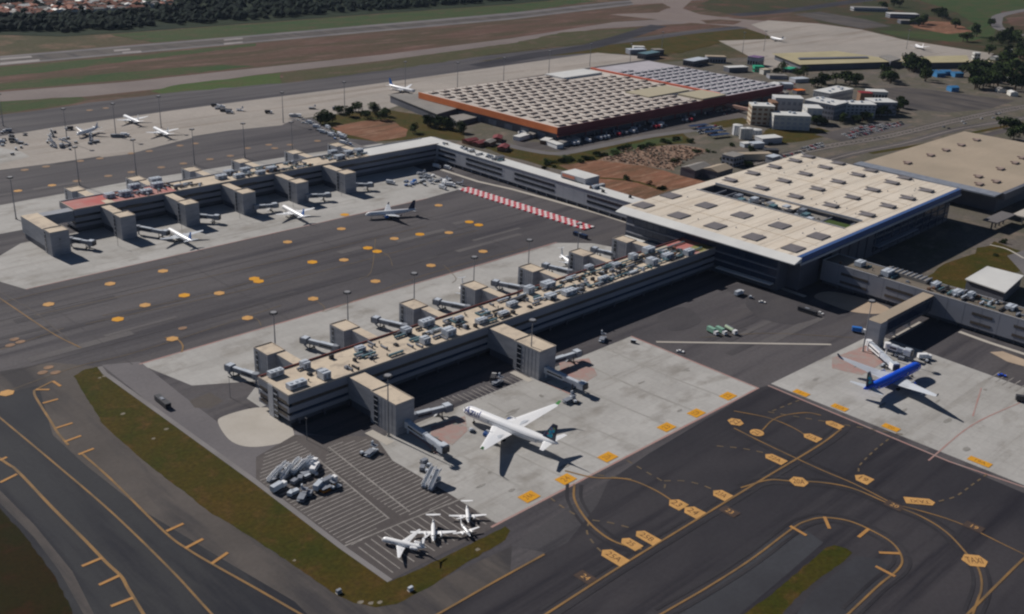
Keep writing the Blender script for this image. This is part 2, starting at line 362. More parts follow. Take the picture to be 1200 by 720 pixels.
# the band of land between the connector and the warehouse, and everything east
URB = sheet('yard', [(652, 440), (652, 760), (520, 900), (700, 1010), (1250, 1010), (1650, 900), (1900, 700), (2200, 200), (1500, -300), (652, 100)], urban_m, 3, world=True)
sheet('meadow', [(900, -6), (1260, -30), (1300, 20), (1200, 30), (1060, 34), (1010, 34), (960, 27), (945, 14), (860, 18), (815, 8), (840, -4)], mat('far_meadow', (.032, .04, .016), (.05, .042, .022), (.005, .005, .005), .95, c3=(.09, .045, .03), fine=.2, fs=.1), 4)
sheet('meadow', [(1150, 20), (1210, 20), (1350, 60), (1350, 110), (1180, 92), (1130, 57), (1060, 46), (1010, 34), (1040, 10)], MATS['far_meadow'], 6)
ribbon('far_taxiway', [(860, 18), (920, 13), (1000, 2), (1060, -6)], 40, asphalt_dark, 9)
sheet('meadow', [(1075, 0), (1240, -20), (1230, 10), (1168, 22), (1165, 45), (1120, 50), (1050, 42), (1030, 36), (1120, 38), (1142, 28), (1120, 14)], grass_green, 7)
ribbon('taxiway_curve', [(560, 78), (620, 66), (680, 57), (715, 48), (745, 39), (772, 30)], 34, asphalt_dark, 10)
ribbon('taxiway_curve', [(700, 52), (760, 45), (810, 38), (870, 32)], 30, asphalt, 9)
ribbon('far_road', [(1250, 4), (1180, 16), (1168, 24), (1172, 34), (1200, 42)], 24, road_grey, 9)
sheet('far_pad', [(930, 17), (960, 14), (1015, 23), (1045, 31), (1010, 34), (975, 27)], asphalt_shoulder, 9)
sheet('red_soil_patch', [(1060, 24), (1120, 26), (1140, 38), (1110, 40), (1070, 32)], soil_red, 8)
sheet('red_soil_patch', [(1172, 14), (1230, 10), (1230, 32), (1185, 30)], soil, 8)
sheet('apron_head', [(225, 160), (270, 153), (330, 147.5), (345, 141), (366, 138), (392, 146), (425, 163), (460, 172), (400, 176), (330, 186), (240, 176)], asphalt, 7.5)
ribbon('angled_road', [(340, 139), (352, 141), (380, 152), (415, 170), (440, 176)], 9, road_grey, 15)
sheet('grass_plot', [(370, 141), (400, 134), (455, 129), (500, 136), (545, 156), (548, 166), (500, 163), (440, 166), (395, 160)], grass_olive, 8)
sheet('red_soil_patch', [(388, 149), (425, 142), (455, 140), (478, 152), (476, 160), (440, 166), (408, 158)], soil_red, 9)
sheet('grass_plot', [(560, 172), (600, 170), (660, 184), (700, 172), (740, 163), (800, 156), (815, 168), (780, 170), (745, 178), (700, 190), (690, 204), (640, 196)], grass_olive, 8)
sheet('red_soil_patch', [(655, 194), (700, 188), (745, 192), (790, 204), (832, 214), (790, 222), (755, 236), (715, 222), (680, 206)], soil_red, 9)
sheet('rubble_patch', [(700, 188), (730, 174), (800, 170), (830, 176), (800, 188), (790, 200), (750, 194)], mat('rubble', (.24, .15, .105), (.15, .1, .075), (.12, .12, .1), .95, c3=(.36, .28, .22), fine=.4, fs=.4), 10)
ribbon('grass_verge', [(690, 208), (740, 212), (780, 224)], 5, grass_olive, 11)
ribbon('service_road', [(585, 168), (620, 176), (655, 180), (700, 172), (760, 160), (830, 150), (880, 138)], 12, road_grey, 12)
sheet('lorry_yard', [(600, 165), (655, 168), (740, 146), (830, 130), (880, 125), (870, 140), (800, 152), (740, 160), (665, 178), (610, 174)], asphalt_warm, 9)
sheet('grass_plot', [(700, 178), (770, 162), (800, 160), (800, 166), (760, 170), (715, 184)], grass_green, 13)
sheet('grass_plot', [(830, 145), (870, 138), (880, 143), (850, 150)], grass_olive, 13)
# highway and car parks on the right
sheet('car_park', [(1020, 105), (1060, 102), (1190, 118), (1160, 128), (1110, 132), (1060, 128), (1035, 118)], asphalt_shoulder, 12)
HW = ribbon('highway', [(880, 192), (930, 180), (980, 170), (1040, 160), (1100, 146), (1160, 133), (1240, 118)], 17, asphalt_shoulder, 14)
ribbon('highway', [(940, 197), (1000, 180), (1060, 168), (1120, 152), (1180, 142), (1260, 128)], 13, asphalt_warm, 14)
ribbon('slip_road', [(1110, 172), (1150, 160), (1210, 146)], 11, asphalt_warm, 15)
ribbon('verge', [(1020, 180), (1090, 168), (1130, 158), (1200, 144)], 7, grass_olive, 16)
for off, dd in ((-5, 5), (5, 5), (0, 4)):
    a = [(880, 192), (930, 180), (980, 170), (1040, 160), (1100, 146), (1160, 133), (1240, 118)]
    ribbon('lane_line', [(p[0], p[1] + off * .35) for p in a], .9, white_p, 18, HW, dash=dd if off == 0 else None)
ribbon('lane_line', [(940, 197), (1000, 180), (1060, 168), (1120, 152), (1180, 142), (1260, 128)], .8, white_p, 18, HW)
sheet('car_park', [(955, 158), (1030, 142), (1070, 146), (1050, 153), (985, 166)], asphalt_warm, 16)
sheet('grass_plot', [(905, 150), (960, 150), (985, 158), (950, 164), (900, 170), (890, 160)], grass_olive, 13)
sheet('courtyard_lawn', [(1070, 330), (1165, 283), (1215, 300), (1160, 345), (1110, 335)], grass_olive, 13)
ribbon('garden_path', [(1160, 287), (1180, 292), (1200, 303)], 2, kerb_c, 15)
sheet('paved_yard', [(1180, 300), (1240, 280), (1240, 330), (1200, 322)], road_grey, 14)

# near-field: taxiways and grass islands, bottom left
def off(p, d): return p
sheet('taxiway_shoulder', [(-200, 470), (60, 425), (120, 430), (240, 560), (300, 625), (400, 700), (445, 712), (600, 640), (590, 800), (-200, 800)], asphalt_shoulder, 3)
TX = sheet('taxiway_lane', [(-200, 500), (0, 462), (45, 452), (62, 510), (100, 545), (170, 600), (260, 655), (345, 705), (400, 760), (0, 800), (-200, 780)], asphalt_taxi, 5)
sheet('taxiway_edge', [(-200, 560), (0, 575), (40, 615), (85, 670), (110, 720), (140, 800), (-200, 800)], asphalt_shoulder, 6)
sheet('taxiway_edge', [(-200, 590), (0, 590), (40, 630), (70, 670), (98, 720), (120, 800), (-200, 800)], asphalt_taxi, 7)
sheet('grass_corner', [(-200, 560), (-30, 575), (0, 596), (32, 632), (62, 672), (82, 710), (100, 790), (-200, 800)], grass_dark, 8)
mat('worn_slab', (.22, .2, .17), (.16, .14, .11), (.4, .4, .4))
GI = sheet('grass_island', [(86, 441), (100, 433), (114, 430), (123, 439), (200, 494), (300, 566), (400, 642), (457, 682), (500, 663), (592, 617), (598, 622), (592, 633), (540, 664), (500, 690), (465, 708), (440, 712), (415, 707), (395, 698), (340, 660), (295, 630), (245, 600), (220, 580), (168, 540), (120, 497), (104, 470)], grass_olive, 9)
for p in ((122, 441, 2.2), (117, 443, 1.6), (144, 485, 2.5), (195, 503, 2), (180, 514, 1.8), (345, 657, 1.5), (560, 644, 2), (422, 706, 2.2), (435, 707, 2), (445, 706, 2.4)):
    c = G(p[0], p[1]); p = (p[0], p[1], p[2] * .62); pl = [(c.x + p[2] * (.7 + .5 * random.random()) * math.cos(k * .9), c.y + p[2] * (.5 + .5 * random.random()) * math.sin(k * .9)) for k in range(7)]
    sheet('pale_patch', pl, MATS['worn_slab'], 11, GI, True)
ribbon('kerb_strip', [(117, 430), (123, 438), (200, 493), (300, 565), (400, 641), (457, 681)], 2.6, mat('kerb_grey', (.21, .2, .2), (.17, .16, .16), (.05, .05, .05)), 20, smooth=False)
SR = sheet('service_road', [(119, 428), (164, 424), (222, 470), (262, 500), (345, 505), (430, 520), (460, 545), (456, 680), (300, 564), (200, 492)], mat('service_asphalt', (.125, .117, .124), (.15, .14, .145), (.02, .02, .02), .85, fine=.1, fs=.5), 10)
mat('mid_asphalt', (.048, .046, .052), (.07, .066, .071), (.006, .012, .01), .8, fine=.12, fs=.5, streak=(.004, .07, .05), streak_c=(.035, .034, .04), streak_lo=.5)
# south-east dark taxiway with its curved edge
DK = sheet('taxilane', [(-200, 1160), (517, 716), (640, 648), (600, 640), (592, 611), (885, 456), (900, 452), (1112, 541), (1300, 620), (1700, 780), (2600, 1300), (1400, 2600), (200, 2600)], asphalt_dark, 6)
sheet('taxilane_edge', [(592, 611), (600, 640), (640, 648), (665, 636), (700, 592), (720, 548), (700, 555)], MATS['mid_asphalt'], 7)
sheet('taxilane_edge', [(592, 611), (700, 555), (884, 457.5), (830, 490), (760, 532), (690, 580), (640, 612), (600, 640)], asphalt, 8)
GI2 = sheet('grass_island', [(868, 722), (900, 700), (968, 642), (978, 639), (992, 643), (999, 648), (992, 655), (940, 694), (915, 722), (880, 780), (800, 780)], grass_olive, 9)
sheet('taxiway_edge', [(775, 726), (830, 694), (905, 632), (945, 622), (965, 636), (900, 692), (862, 724), (830, 760)], mat('island_shoulder', (.05, .052, .06), (.036, .036, .042), (.02, .02, .02), .85, fine=.1, fs=.5), 7)
sheet('taxiway_edge', [(1003, 652), (1030, 655), (1045, 668), (1000, 710), (985, 726), (930, 726), (950, 695)], MATS['island_shoulder'], 7)

# concrete stands
C1 = rect('stand_concrete', 262, 267, 463, 357, concrete, 8)
C2 = sheet('stand_concrete', [(223, 506), (556, 505), (576, 488), (600, 421), (246, 421), (246, 434), (262, 447), (232, 465)], concrete, 8, world=True)
C3 = sheet('stand_concrete', [(203, 703), (219, 653), (553, 654), (600, 659), (606, 700), (610, 742), (250, 742)], concrete, 8, world=True)
C4 = sheet('stand_concrete', [(-60, 775), (640, 767), (640, 830), (560, 838), (380, 846), (200, 838), (-60, 850)], concrete, 8, world=True)
C5 = sheet('stand_concrete', [(474, 265), (585, 262), (585, 236), (577, 60), (474, 60)], concrete, 8, world=True)
blob('pale_pad', [(256, 497), (262, 488), (300, 478), (330, 482), (343, 503), (340, 516), (300, 524), (272, 518)], kerb_c, 12)
sheet('dark_pad', [(222, 470), (246, 460), (262, 470), (246, 479), (228, 478)], asphalt_shoulder, 12)
# striped equipment area
PK = sheet('equipment_parking', [(300, 563), (300, 536), (345, 510), (440, 512), (460, 540), (520, 575), (581, 613), (592, 612), (457, 680)], asphalt_warm, 13)
pa = mat('parking_dark', (.075, .068, .07), (.09, .082, .082), (.05, .05, .05), .85)
def inpoly(p, poly):
    c = False
    for i in range(len(poly)):
        a, b = poly[i], poly[i - 1]
        if (a[1] > p[1]) != (b[1] > p[1]) and p[0] < (b[0] - a[0]) * (p[1] - a[1]) / (b[1] - a[1]) + a[0]: c = not c
    return c
def hatch(polypx, step, axis, wd, m, level, name='bay_line'):
    poly = [G(*p).xy for p in polypx]
    lo = [min(p[k] for p in poly) for k in (0, 1)]; hi = [max(p[k] for p in poly) for k in (0, 1)]
    t = lo[1 - axis] + step / 2
    while t < hi[1 - axis]:
        s = lo[axis]; run = None
        while s <= hi[axis] + .6:
            q = (s, t) if axis == 0 else (t, s); ins = inpoly(q, poly)
            if ins and run is None: run = s
            if not ins and run is not None:
                if s - run > 3:
                    r = (run, t - wd / 2, s, t + wd / 2) if axis == 0 else (t - wd / 2, run, t + wd / 2, s)
                    rect(name, *r, m, level, PK)
                run = None
            s += .5
        t += step
hatch([(303, 563), (310, 532), (345, 515), (375, 540), (455, 608), (415, 640), (400, 636)], 2.65, 0, .55, grey_p, 15)
hatch([(385, 520), (432, 515), (458, 540), (498, 565), (535, 590), (470, 606), (380, 545)], 2.65, 0, .55, grey_p, 15)
hatch([(418, 643), (470, 612), (535, 592), (585, 608), (500, 652), (457, 674)], 3.59, 1, .55, grey_p, 15)
hatch([(640, 400), (600, 440), (540, 462), (500, 470), (560, 470), (600, 455), (650, 432)], 3.12, 1, .55, grey_p, 15)
ribbon('lane_edge', [(372, 538), (456, 608)], .8, grey_p, 16, PK); ribbon('lane_edge', [(385, 524), (480, 600)], .8, grey_p, 16, PK)
ribbon('lane_edge', [(404, 640), (545, 583)], .8, grey_p, 16, PK)
rect('red_edge_line', 262, 266, 463, 267.2, red_line, 20, C1); rect('red_edge_line', 463, 266, 464.2, 357, red_line, 20, C1)
sheet('red_edge_line', [(219, 653.3), (553, 654.3), (553, 653.3), (219, 652.4)], red_line, 20, C3, True)
rect('red_edge_line', 223, 505.6, 556, 506.8, red_line, 20, C2)
ribbon('red_edge_line', [(900, 452), (1112, 541), (1200, 571), (1240, 588)], 1.1, red_line, 20, C5, smooth=False)
ribbon('red_edge_line', [(1088, 540), (1140, 498), (1200, 470)], .8, red_line, 21, C5); ribbon('red_edge_line', [(1140, 488), (1150, 455)], .8, red_line, 21, C5)
# pink safety areas under the bridges
for q in ([(505, 500), (545, 488), (548, 505), (530, 522), (505, 515)], [(655, 425), (690, 420), (700, 440), (680, 452), (660, 448)], [(975, 420), (1015, 405), (1035, 425), (1010, 440), (975, 432)]):
    sheet('pink_safety_area', q, pink_p, 21, C1)
for x0 in (280, 332, 382, 432, 484, 534): rect('pink_safety_area', x0 + 2, 430, x0 + 15, 446, pink_p, 21, C2)
ribbon('red_stand_line', [(470, 500), (500, 520), (512, 532)], 1.2, red_line, 22, C1, smooth=False); ribbon('red_stand_line', [(628, 444), (668, 462), (676, 470)], 1.2, red_line, 22, C1, smooth=False)

rp = random.Random(9)
worn_a = mat('repair_asphalt', (.055, .052, .058), (.075, .07, .074), (.02, .05, .05), .85, fine=.15, fs=.6)
worn_b = mat('pale_repair_asphalt', (.1, .093, .096), (.12, .112, .112), (.02, .05, .05), .85, fine=.15, fs=.6)
for (x0, y0, x1, y1, n) in ((480, 280, 560, 375, 5), (90, 520, 560, 640, 16), (-60, 860, 500, 960, 8), (470, 470, 560, 500, 0)):
    for k in range(n):
        x = rp.uniform(x0, x1 - 30); y = rp.uniform(y0, y1 - 8); rect('repaired_strip', x, y, x + rp.uniform(18, 70), y + rp.uniform(3, 7), rp.choice([worn_a, worn_b]), 21 + k * .1, AP)
blob('worn_stain', [(875, 352), (925, 346), (965, 366), (930, 380), (890, 372)], worn_a, 23, AP)
blob('worn_stain', [(850, 338), (880, 332), (905, 344), (880, 352)], worn_a, 22.8, AP)
blob('worn_stain', [(770, 372), (800, 360), (822, 376), (790, 388)], worn_a, 23, AP)
for y_ in (540, 575, 612): ribbon('pavement_seam', [(60, y_), (300, y_), (600, y_)], .5, worn_a, 23.5, AP, world=True, smooth=False)
for x_ in (120, 220, 320, 420, 520): ribbon('pavement_seam', [(x_, 508), (x_, 650)], .45, worn_a, 23, AP, world=True, smooth=False)
# --- taxi lines (photo pixel polylines)
Y1 = [([(640, 720), (735, 659), (820, 607), (900, 558)], .9), ([(900, 558), (960, 522), (986, 503)], .9),
      ([(775, 720), (830, 688), (880, 656), (928, 620), (945, 611), (965, 607), (995, 611), (1025, 624), (1047, 638), (1057, 655), (1052, 668), (1030, 686), (996, 718)], .8),
      ([(673, 568), (673, 585), (684, 605), (700, 622), (722, 636), (752, 644)], .9),
      ([(662, 552), (696, 560), (735, 562), (768, 575), (795, 592), (815, 601)], .8),
      ([(868, 572), (900, 563), (925, 564), (965, 566), (1000, 573), (1040, 590), (1080, 606), (1110, 625), (1135, 652), (1147, 668), (1150, 690), (1140, 720)], .8),
      ([(860, 502), (900, 522), (960, 550), (1000, 567), (1045, 590)], .7), ([(1045, 590), (1120, 612), (1200, 650)], .6),
      ([(1134, 720), (1170, 684), (1200, 655), (1230, 632)], .9),
      ([(860, 482), (900, 490), (930, 502), (955, 518)], .6), ([(893, 505), (905, 493), (920, 487), (945, 484), (962, 487)], .6),
      ([(0, 490), (60, 540), (130, 600), (200, 668), (248, 720)], .8), ([(0, 538), (20, 552), (60, 594), (100, 634), (125, 660), (142, 676), (150, 690), (168, 720)], 1.1),
      ([(96, 532), (130, 562), (192, 623), (220, 644), (250, 662), (300, 690), (352, 720)], .9),
      ([(517, 718), (580, 682), (638, 650)], .9), ([(40, 458), (42, 466), (60, 495), (68, 508), (80, 522)], 1.0), ([(40, 458), (62, 447)], .9),
      ([(193, 396), (206, 397), (214, 405), (213, 413)], .8), ([(0, 350), (60, 390), (95, 408)], .7)]
def run_on(p):
    """lines that leave the photograph carry on straight"""
    out = lambda q: q[1] >= 717 or q[0] <= 0 or q[0] >= 1199
    W = [G(*q).xy for q in p]
    if out(p[-1]): W.append(W[-1] + (W[-1] - W[-2]).normalized() * 90)
    if out(p[0]): W.insert(0, W[0] + (W[0] - W[1]).normalized() * 90)
    return W
for i_, (p, wd) in enumerate(Y1): ribbon('yellow_taxi_line', run_on(p), wd * 1.15, yellow_line, 38 + i_ * .25, AP, world=True)
for p in ([(62, 447), (71, 453)], [(42, 457), (58, 457)], [(50, 473), (68, 468)], [(66, 502), (85, 496)], [(76, 518), (95, 511)], [(92, 533), (110, 526)], [(0, 566), (20, 556)], [(96, 664), (120, 654)], [(116, 686), (140, 675)], [(130, 711), (156, 701)],
          [(195, 623), (215, 614)], [(217, 643), (238, 632)], [(248, 661), (267, 648)], [(0, 540), (8, 536)], [(926, 617), (945, 628)], [(966, 606), (972, 620)], [(1018, 620), (1006, 630)], [(1030, 648), (1054, 649)], [(1026, 664), (1049, 676)]):
    ribbon('yellow_edge_bar', p, 1.5, yellow, 44, AP, smooth=False)
FG = [24.2]
DASH = [([(645, 584), (660, 595), (680, 607)], yellow_faint), ([(690, 612), (688, 625), (698, 640), (706, 648)], yellow_faint), ([(694, 610), (715, 613), (742, 620)], yellow_faint),
        ([(735, 540), (760, 555), (778, 566), (778, 575)], yellow_faint), ([(778, 564), (800, 564), (820, 568), (840, 576)], yellow_faint),
        ([(840, 523), (870, 526), (900, 532)], yellow_faint), ([(700, 522 + 35), (740, 562)], yellow_faint), ([(905, 482), (925, 474), (940, 468)], yellow_faint),
        ([(1006, 553), (1008, 545), (1025, 528), (1045, 512)], yellow_faint), ([(1100, 588), (1120, 582), (1140, 568), (1158, 555)], yellow_faint), ([(900, 483), (1000, 500), (1060, 510)], yellow_faint)]
for i_, (p, m) in enumerate(DASH): ribbon('dashed_guide_line', p, .8, m, 35 + i_ * .25, AP, dash=3.2)
for p in ([(440, 280), (435, 318), (420, 328)], [(520, 311), (534, 326), (530, 332)], [(436, 290), (455, 300), (460, 312)], [(370, 352), (380, 360), (378, 366)], [(75, 385), (0, 410)], [(120, 370), (230, 348), (330, 320)], [(0, 462), (90, 430), (170, 410), (330, 358)], [(380, 366), (500, 322), (620, 290)],
          [(290, 370), (302, 375), (306, 382)], [(100, 380), (330, 330), (560, 270)], [(40, 370), (300, 312), (500, 265)], [(0, 355), (80, 336), (250, 300)], [(820, 396), (900, 391), (1000, 396)]):
    FG[0] += .25; ribbon('faint_guide_line', p, .5, yellow_faint, FG[0], AP)
ribbon('joint_line', [(-40, 320), (40, 365), (92, 408)], .9, asphalt_warm, 25, AP, smooth=False)
ribbon('white_apron_line', [(769, 401), (974, 404)], 2.0, kerb_c, 27, AP, smooth=False)
ribbon('kerb_strip', [(0 + 873, 323), (944, 348)], 4.0, kerb_c, 27, smooth=False)
ribbon('kerb_strip', [(517, 199), (560, 213), (600, 222), (640, 233), (700, 250), (738, 262)], 4.0, kerb_c, 27, smooth=False)
blob('pale_pad', [(954, 348), (972, 342), (1012, 350), (1042, 362), (1030, 368), (1000, 366), (975, 358)], mat('sandy_pad', (.42, .33, .25), (.36, .28, .21), (.05, .05, .05)), 27)
ribbon('kerb_strip', [(1124, 389), (1160, 402), (1215, 420)], 3.4, kerb_c, 27, smooth=False)
ribbon('pale_path', [(1048, 396), (1080, 378)], 3.4, kerb_c, 27, smooth=False)
sheet('sandy_patch', [(1160, 413), (1175, 412), (1215, 427), (1212, 433), (1180, 424)], MATS['sandy_pad'], 27)
ribbon('pale_strip', [(432, 506), (458, 520)], 5, kerb_c, 27, smooth=False); ribbon('pale_strip', [(600, 436), (622, 447)], 4, kerb_c, 27, smooth=False)
# tyre marks and darker lanes in the bays below the right stand
for k in range(9):
    a = Vector((1158 + k * 8, 445 + k * 3.4)); ribbon('bay_line', [(a.x, a.y), (a.x + 14, a.y - 9)], .6, grey_p, 22, C5, smooth=False)

mat('worn_pale_paint', (.3, .19, .11), (.22, .15, .1), (.3, .3, .3), .7)
TK = [30.0]
for p, wd in Y1[:4] + Y1[5:7]:
    W = spline([G(*q_).xy for q_ in p])
    TK[0] += .25
    for sgn in (-1, 1):
        TK[0] += .25; o_ = []
        for i in range(len(W)):
            d_ = (W[min(i + 1, len(W) - 1)] - W[max(i - 1, 0)]).normalized(); o_.append((W[i].x - d_.y * 3.1 * sgn, W[i].y + d_.x * 3.1 * sgn))
        ribbon('tyre_track', o_, 1.5, mat('rubber_track', (.026, .025, .03), (.042, .04, .045), (.03, .03, .03), .8, fine=.15, fs=.6), TK[0], AP, world=True, smooth=False)
oil = mat('oil_stained_concrete', (.2, .19, .175), (.28, .27, .255), (.15, .15, .15), .85, fine=.15)
for k in range(26):
    c_ = (rp.uniform(275, 455), rp.uniform(275, 350)) if k < 16 else (rp.uniform(480, 575), rp.uniform(150, 255)); a_, b_ = rp.uniform(1.2, 5), rp.uniform(.6, 1.6)
    sheet('stain', [(c_[0] + a_ * math.cos(t_ * .7) * rp.uniform(.7, 1.2), c_[1] + b_ * math.sin(t_ * .7) * rp.uniform(.7, 1.2)) for t_ in range(9)], oil, 23 + k * .06, AP, True)
for x_ in (295, 315, 340, 362, 392, 415, 440): ribbon('tyre_track', [(x_, 268), (x_ - 3, 310), (x_ - 2, 350)], rp.uniform(.8, 1.6), mat('tracked_concrete', (.27, .26, .245), (.34, .33, .31), (.1, .05, .1), .85), 22, AP, world=True)
# --- painted number plates on the pavement
PC = [0]
def plate(px, py, L, W, ang, m, txt=None, arrow=0, name='position_marking', tm=None, lev=None):
    PC[0] += 1; lev = 45 + (PC[0] % 6) * .5
    c = G(px, py); ca, sa = math.cos(ang), math.sin(ang); L *= .9; W *= .9
    if arrow == 1: pl = [(-L / 2, -W / 2 * .0), (-L / 2 + W * .35, -W / 2), (L / 2, -W / 2), (L / 2, W / 2), (-L / 2 + W * .35, W / 2)]
    elif arrow == 2: pl = [(-L / 2, 0), (-L / 2 + W * .3, -W / 2), (L / 2 - W * .3, -W / 2), (L / 2, 0), (L / 2 - W * .3, W / 2), (-L / 2 + W * .3, W / 2)]
    elif arrow == 3: pl = [(L / 2 * math.cos(k * math.pi / 6), W / 2 * math.sin(k * math.pi / 6)) for k in range(12)]
    else: pl = [(-L / 2, -W / 2), (L / 2, -W / 2), (L / 2, W / 2), (-L / 2, W / 2)]
    o = sheet(name, [(c.x + a * ca - b * sa, c.y + a * sa + b * ca) for a, b in pl], m, lev, AP, True)
    if txt:
        me = text_mesh(txt, W * .72); me.materials.append(tm or black_p)
        k = min(1.0, L * .6 / max(.1, max(v.co.x for v in me.vertices) * 2))
        for v in me.vertices: v.co.x *= k
        t = link('lettering', me, o); t.location = (c.x, c.y, (lev + 1) * .004); t.rotation_euler = (0, 0, ang)
    return o
AY = R_(-90)     # reads with its length along -Y
# hexagons south-east (pixel centre, length m, width m, direction)
for px, py, L, W, ang, ar, tx in ((719, 653, 13.5, 7, AY, 1, '25A'), (739, 637.5, 10.5, 6, AY, 1, '25'), (758, 630, 12.5, 6.5, AY, 1, '25B'), (793, 591, 9, 8, AY, 1, '23'), (812, 600, 10, 8, AY, 1, '24'), (845, 580, 9.5, 7.5, AY, 1, '23A'),
                                (862, 495, 9, 8.5, 0, 2, '22'), (887, 507.5, 8, 8, 0, 3, '21'), (908, 538, 12, 6.5, AY, 1, '22A'), (951, 513, 10, 6.5, AY, 1, '21A'), (977, 498, 10.5, 6, AY, 1, '20'), (936, 565, 10, 9, R_(-55), 2, '20A'), (1011, 561.5, 9, 8, AY, 1, '19'), (1078, 588, 15, 6, R_(130), 1, 'TAXI'), (1142, 657.5, 12, 9, R_(-50), 2, 'TAXI')):
    plate(px, py, L, W, ang, plate_pale, tx, ar)
for px, py, tx in ((686, 677, '24'), (855, 600, '23'), (1048, 593, '20'), (1141, 618, '19')): plate(px, py, 9, 6, AY, mat('faded_brown', (.08, .055, .045), (.06, .045, .04), (.4, .4, .4)), tx, 0, tm=plate_pale)
for px, py, tx in ((620, 582.5, '24A'), (663, 562, '24'), (712, 536, '23A'), (781, 501, '23'), (816, 484.5, '22A'), (853, 464.5, '22')): plate(px, py, 9.5, 7, 0, orange_p, tx, 0, tm=brown_p)
for px, py, tx in ((939, 461, '21'), (984, 478, '21A'), (1044, 501.5, '20'), (1148, 541.5, '19A')): plate(px, py, 9.5 if px < 1100 else 12, 5.5, AY, orange_p, tx, 0, tm=brown_p)
# ovals on the apron between the piers
for px, py in ((138, 374.5), (216, 346.5), (298, 327), (303, 330), (366, 307.5), (431, 291), (442, 295), (492, 275), (550, 260.5), (561, 264), (404, 252), (8, 461)):
    plate(px, py, 8.6, 7.5, 0, orange_p if px > 20 else plate_pale, None, 2)
for px, py in ((57, 357), (129, 333), (191, 318), (257, 344), (337, 284), (400, 268.5), (403, 305), (440, 330), (462, 300 - 20), (526, 273), (505, 311.5), (566, 295), (514, 241), (367, 350.5), (290, 373), (202, 397.5), (170, 358),
               (21, 224), (61, 217.5), (90, 212.5), (127, 206.5), (154, 202), (189, 196.5), (215, 192), (246, 187), (270, 183), (290, 174), (315, 170), (322, 174), (372, 165.5), (29, 199.5), (54, 195.5), (94, 189), (117, 186), (154, 180), (175, 177.5), (211, 171), (229, 168.5), (105, 129.5), (124, 127), (340, 170)):
    plate(px, py, 8.2, 7, 0, plate_pale if py > 215 else MATS['worn_pale_paint'], None, 2)
for px, py in ((12, 405), (24, 401), (17, 398), (50, 437), (57, 431), (65, 437), (214, 385)):
    plate(px, py, 6, 5, 0, mat('worn_pink_paint', (.3, .19, .12), (.2, .13, .09), (.3, .3, .3)), None, 3)

# ================================================================== TERMINAL BUILDINGS
def plane_windows(mb, x0, x1, y, z0, z1): pass
def roof_clutter(root, roof, x0, x1, y0, y1, z, n, rnd):
    """small plant, ducts and vents scattered on a flat roof, sub-parts of the roof"""
    for i in range(n):
        k = rnd.random(); x = rnd.uniform(x0, x1); y = rnd.uniform(y0, y1)
        if k < .3:
            mb = MB(); l = rnd.uniform(4, 11); mb.box(x - l / 2, y - .5, z + .5, x + l / 2, y + .5, z + 1.5)
            for s in (-.4, 0, .4): mb.box(x + s * l - .15, y - .45, z, x + s * l + .15, y + .45, z + .5)
            mb.obj('duct', rnd.choice([metal_g, teal, metal_d, metal_w]), roof)
        elif k < .5:
            mb = MB(); l = rnd.uniform(3, 7); mb.box(x - .4, y - l / 2, z + .3, x + .4, y + l / 2, z + 1.2)
            mb.box(x - .5, y - l / 2, z, x + .5, y - l / 2 + .6, z + 1.7); mb.obj('duct', rnd.choice([metal_g, metal_d, teal]), roof)
        elif k < .8:
            mb = MB(); a, b, h = rnd.uniform(1.2, 2.6), rnd.uniform(1.2, 2.4), rnd.uniform(1, 2.2)
            mb.box(x - a / 2, y - b / 2, z + .2, x + a / 2, y + b / 2, z + h); mb.box(x - a / 2 - .1, y - b / 2 - .1, z, x + a / 2 + .1, y + b / 2 + .1, z + .2)
            mb.tube((x, y, z + h), (x, y, z + h + .3), .45, n=10); mb.obj('condenser', rnd.choice([metal_g, metal_d, metal_d, metal_w, brown_w]), roof)
        else:
            mb = MB(); mb.tube((x, y, z), (x, y, z + 1.1), .3, n=8); mb.tube((x, y, z + 1.1), (x, y, z + 1.4), .55, .2, n=8); mb.obj('vent_cowl', metal_d, roof)
def air_handler(root, roof, px, py, z, l=6.5, wd=3.2, h=3.0, ang=0.0, m=None):
    c = G(px, py, z + h / 2); mb = MB(); l *= rnd.uniform(1.0, 1.3); wd *= rnd.uniform(1.0, 1.35); h *= rnd.uniform(.85, 1.15)
    mb.obox((c.x, c.y), l, wd, h - .4, ang, z + .4, 0, 1); mb.obox((c.x, c.y), l * .9, wd * .85, .4, ang, z, 2)
    ca, sa = math.cos(ang), math.sin(ang)
    for t in (-.3, 0, .3): mb.tube((c.x + ca * t * l, c.y + sa * t * l, z + h), (c.x + ca * t * l, c.y + sa * t * l, z + h + .35), .8, n=10, mi=1)
    for t in (-.25, .25): mb.obox((c.x + ca * t * l, c.y + sa * t * l), l * .3, wd + .06, h * .5, ang, z + 1.0, 3)
    o = mb.obj('air_handler', [m or metal_w, metal_w, metal_d, metal_g], roof); return o
def banded(root, x0, y0, x1, y1, bands, name='wall_band', inset=.35, faces='all'):
    """stacked cladding bands standing proud of a glazed core"""
    for z0, z1, m in bands:
        mb = MB(); mb.box(x0, y0, z0, x1, y1, z1); mb.obj(name, m, root)
def panes_x(root, x0, x1, y, z0, z1, step, m, name='window_pane', out=-1, th=.1):
    """window panes on a wall facing -Y (out=-1) or +Y"""
    n = max(1, int((x1 - x0) / step)); s = (x1 - x0) / n; mb = MB(); mb.box(.12, 0, z0, s - .12, out * th, z1); me = mb.mesh(name, m)
    off_ = root.location
    for i in range(n):
        o = link(name, me, root); o.location = (x0 + i * s - off_.x, y - off_.y, -off_.z)
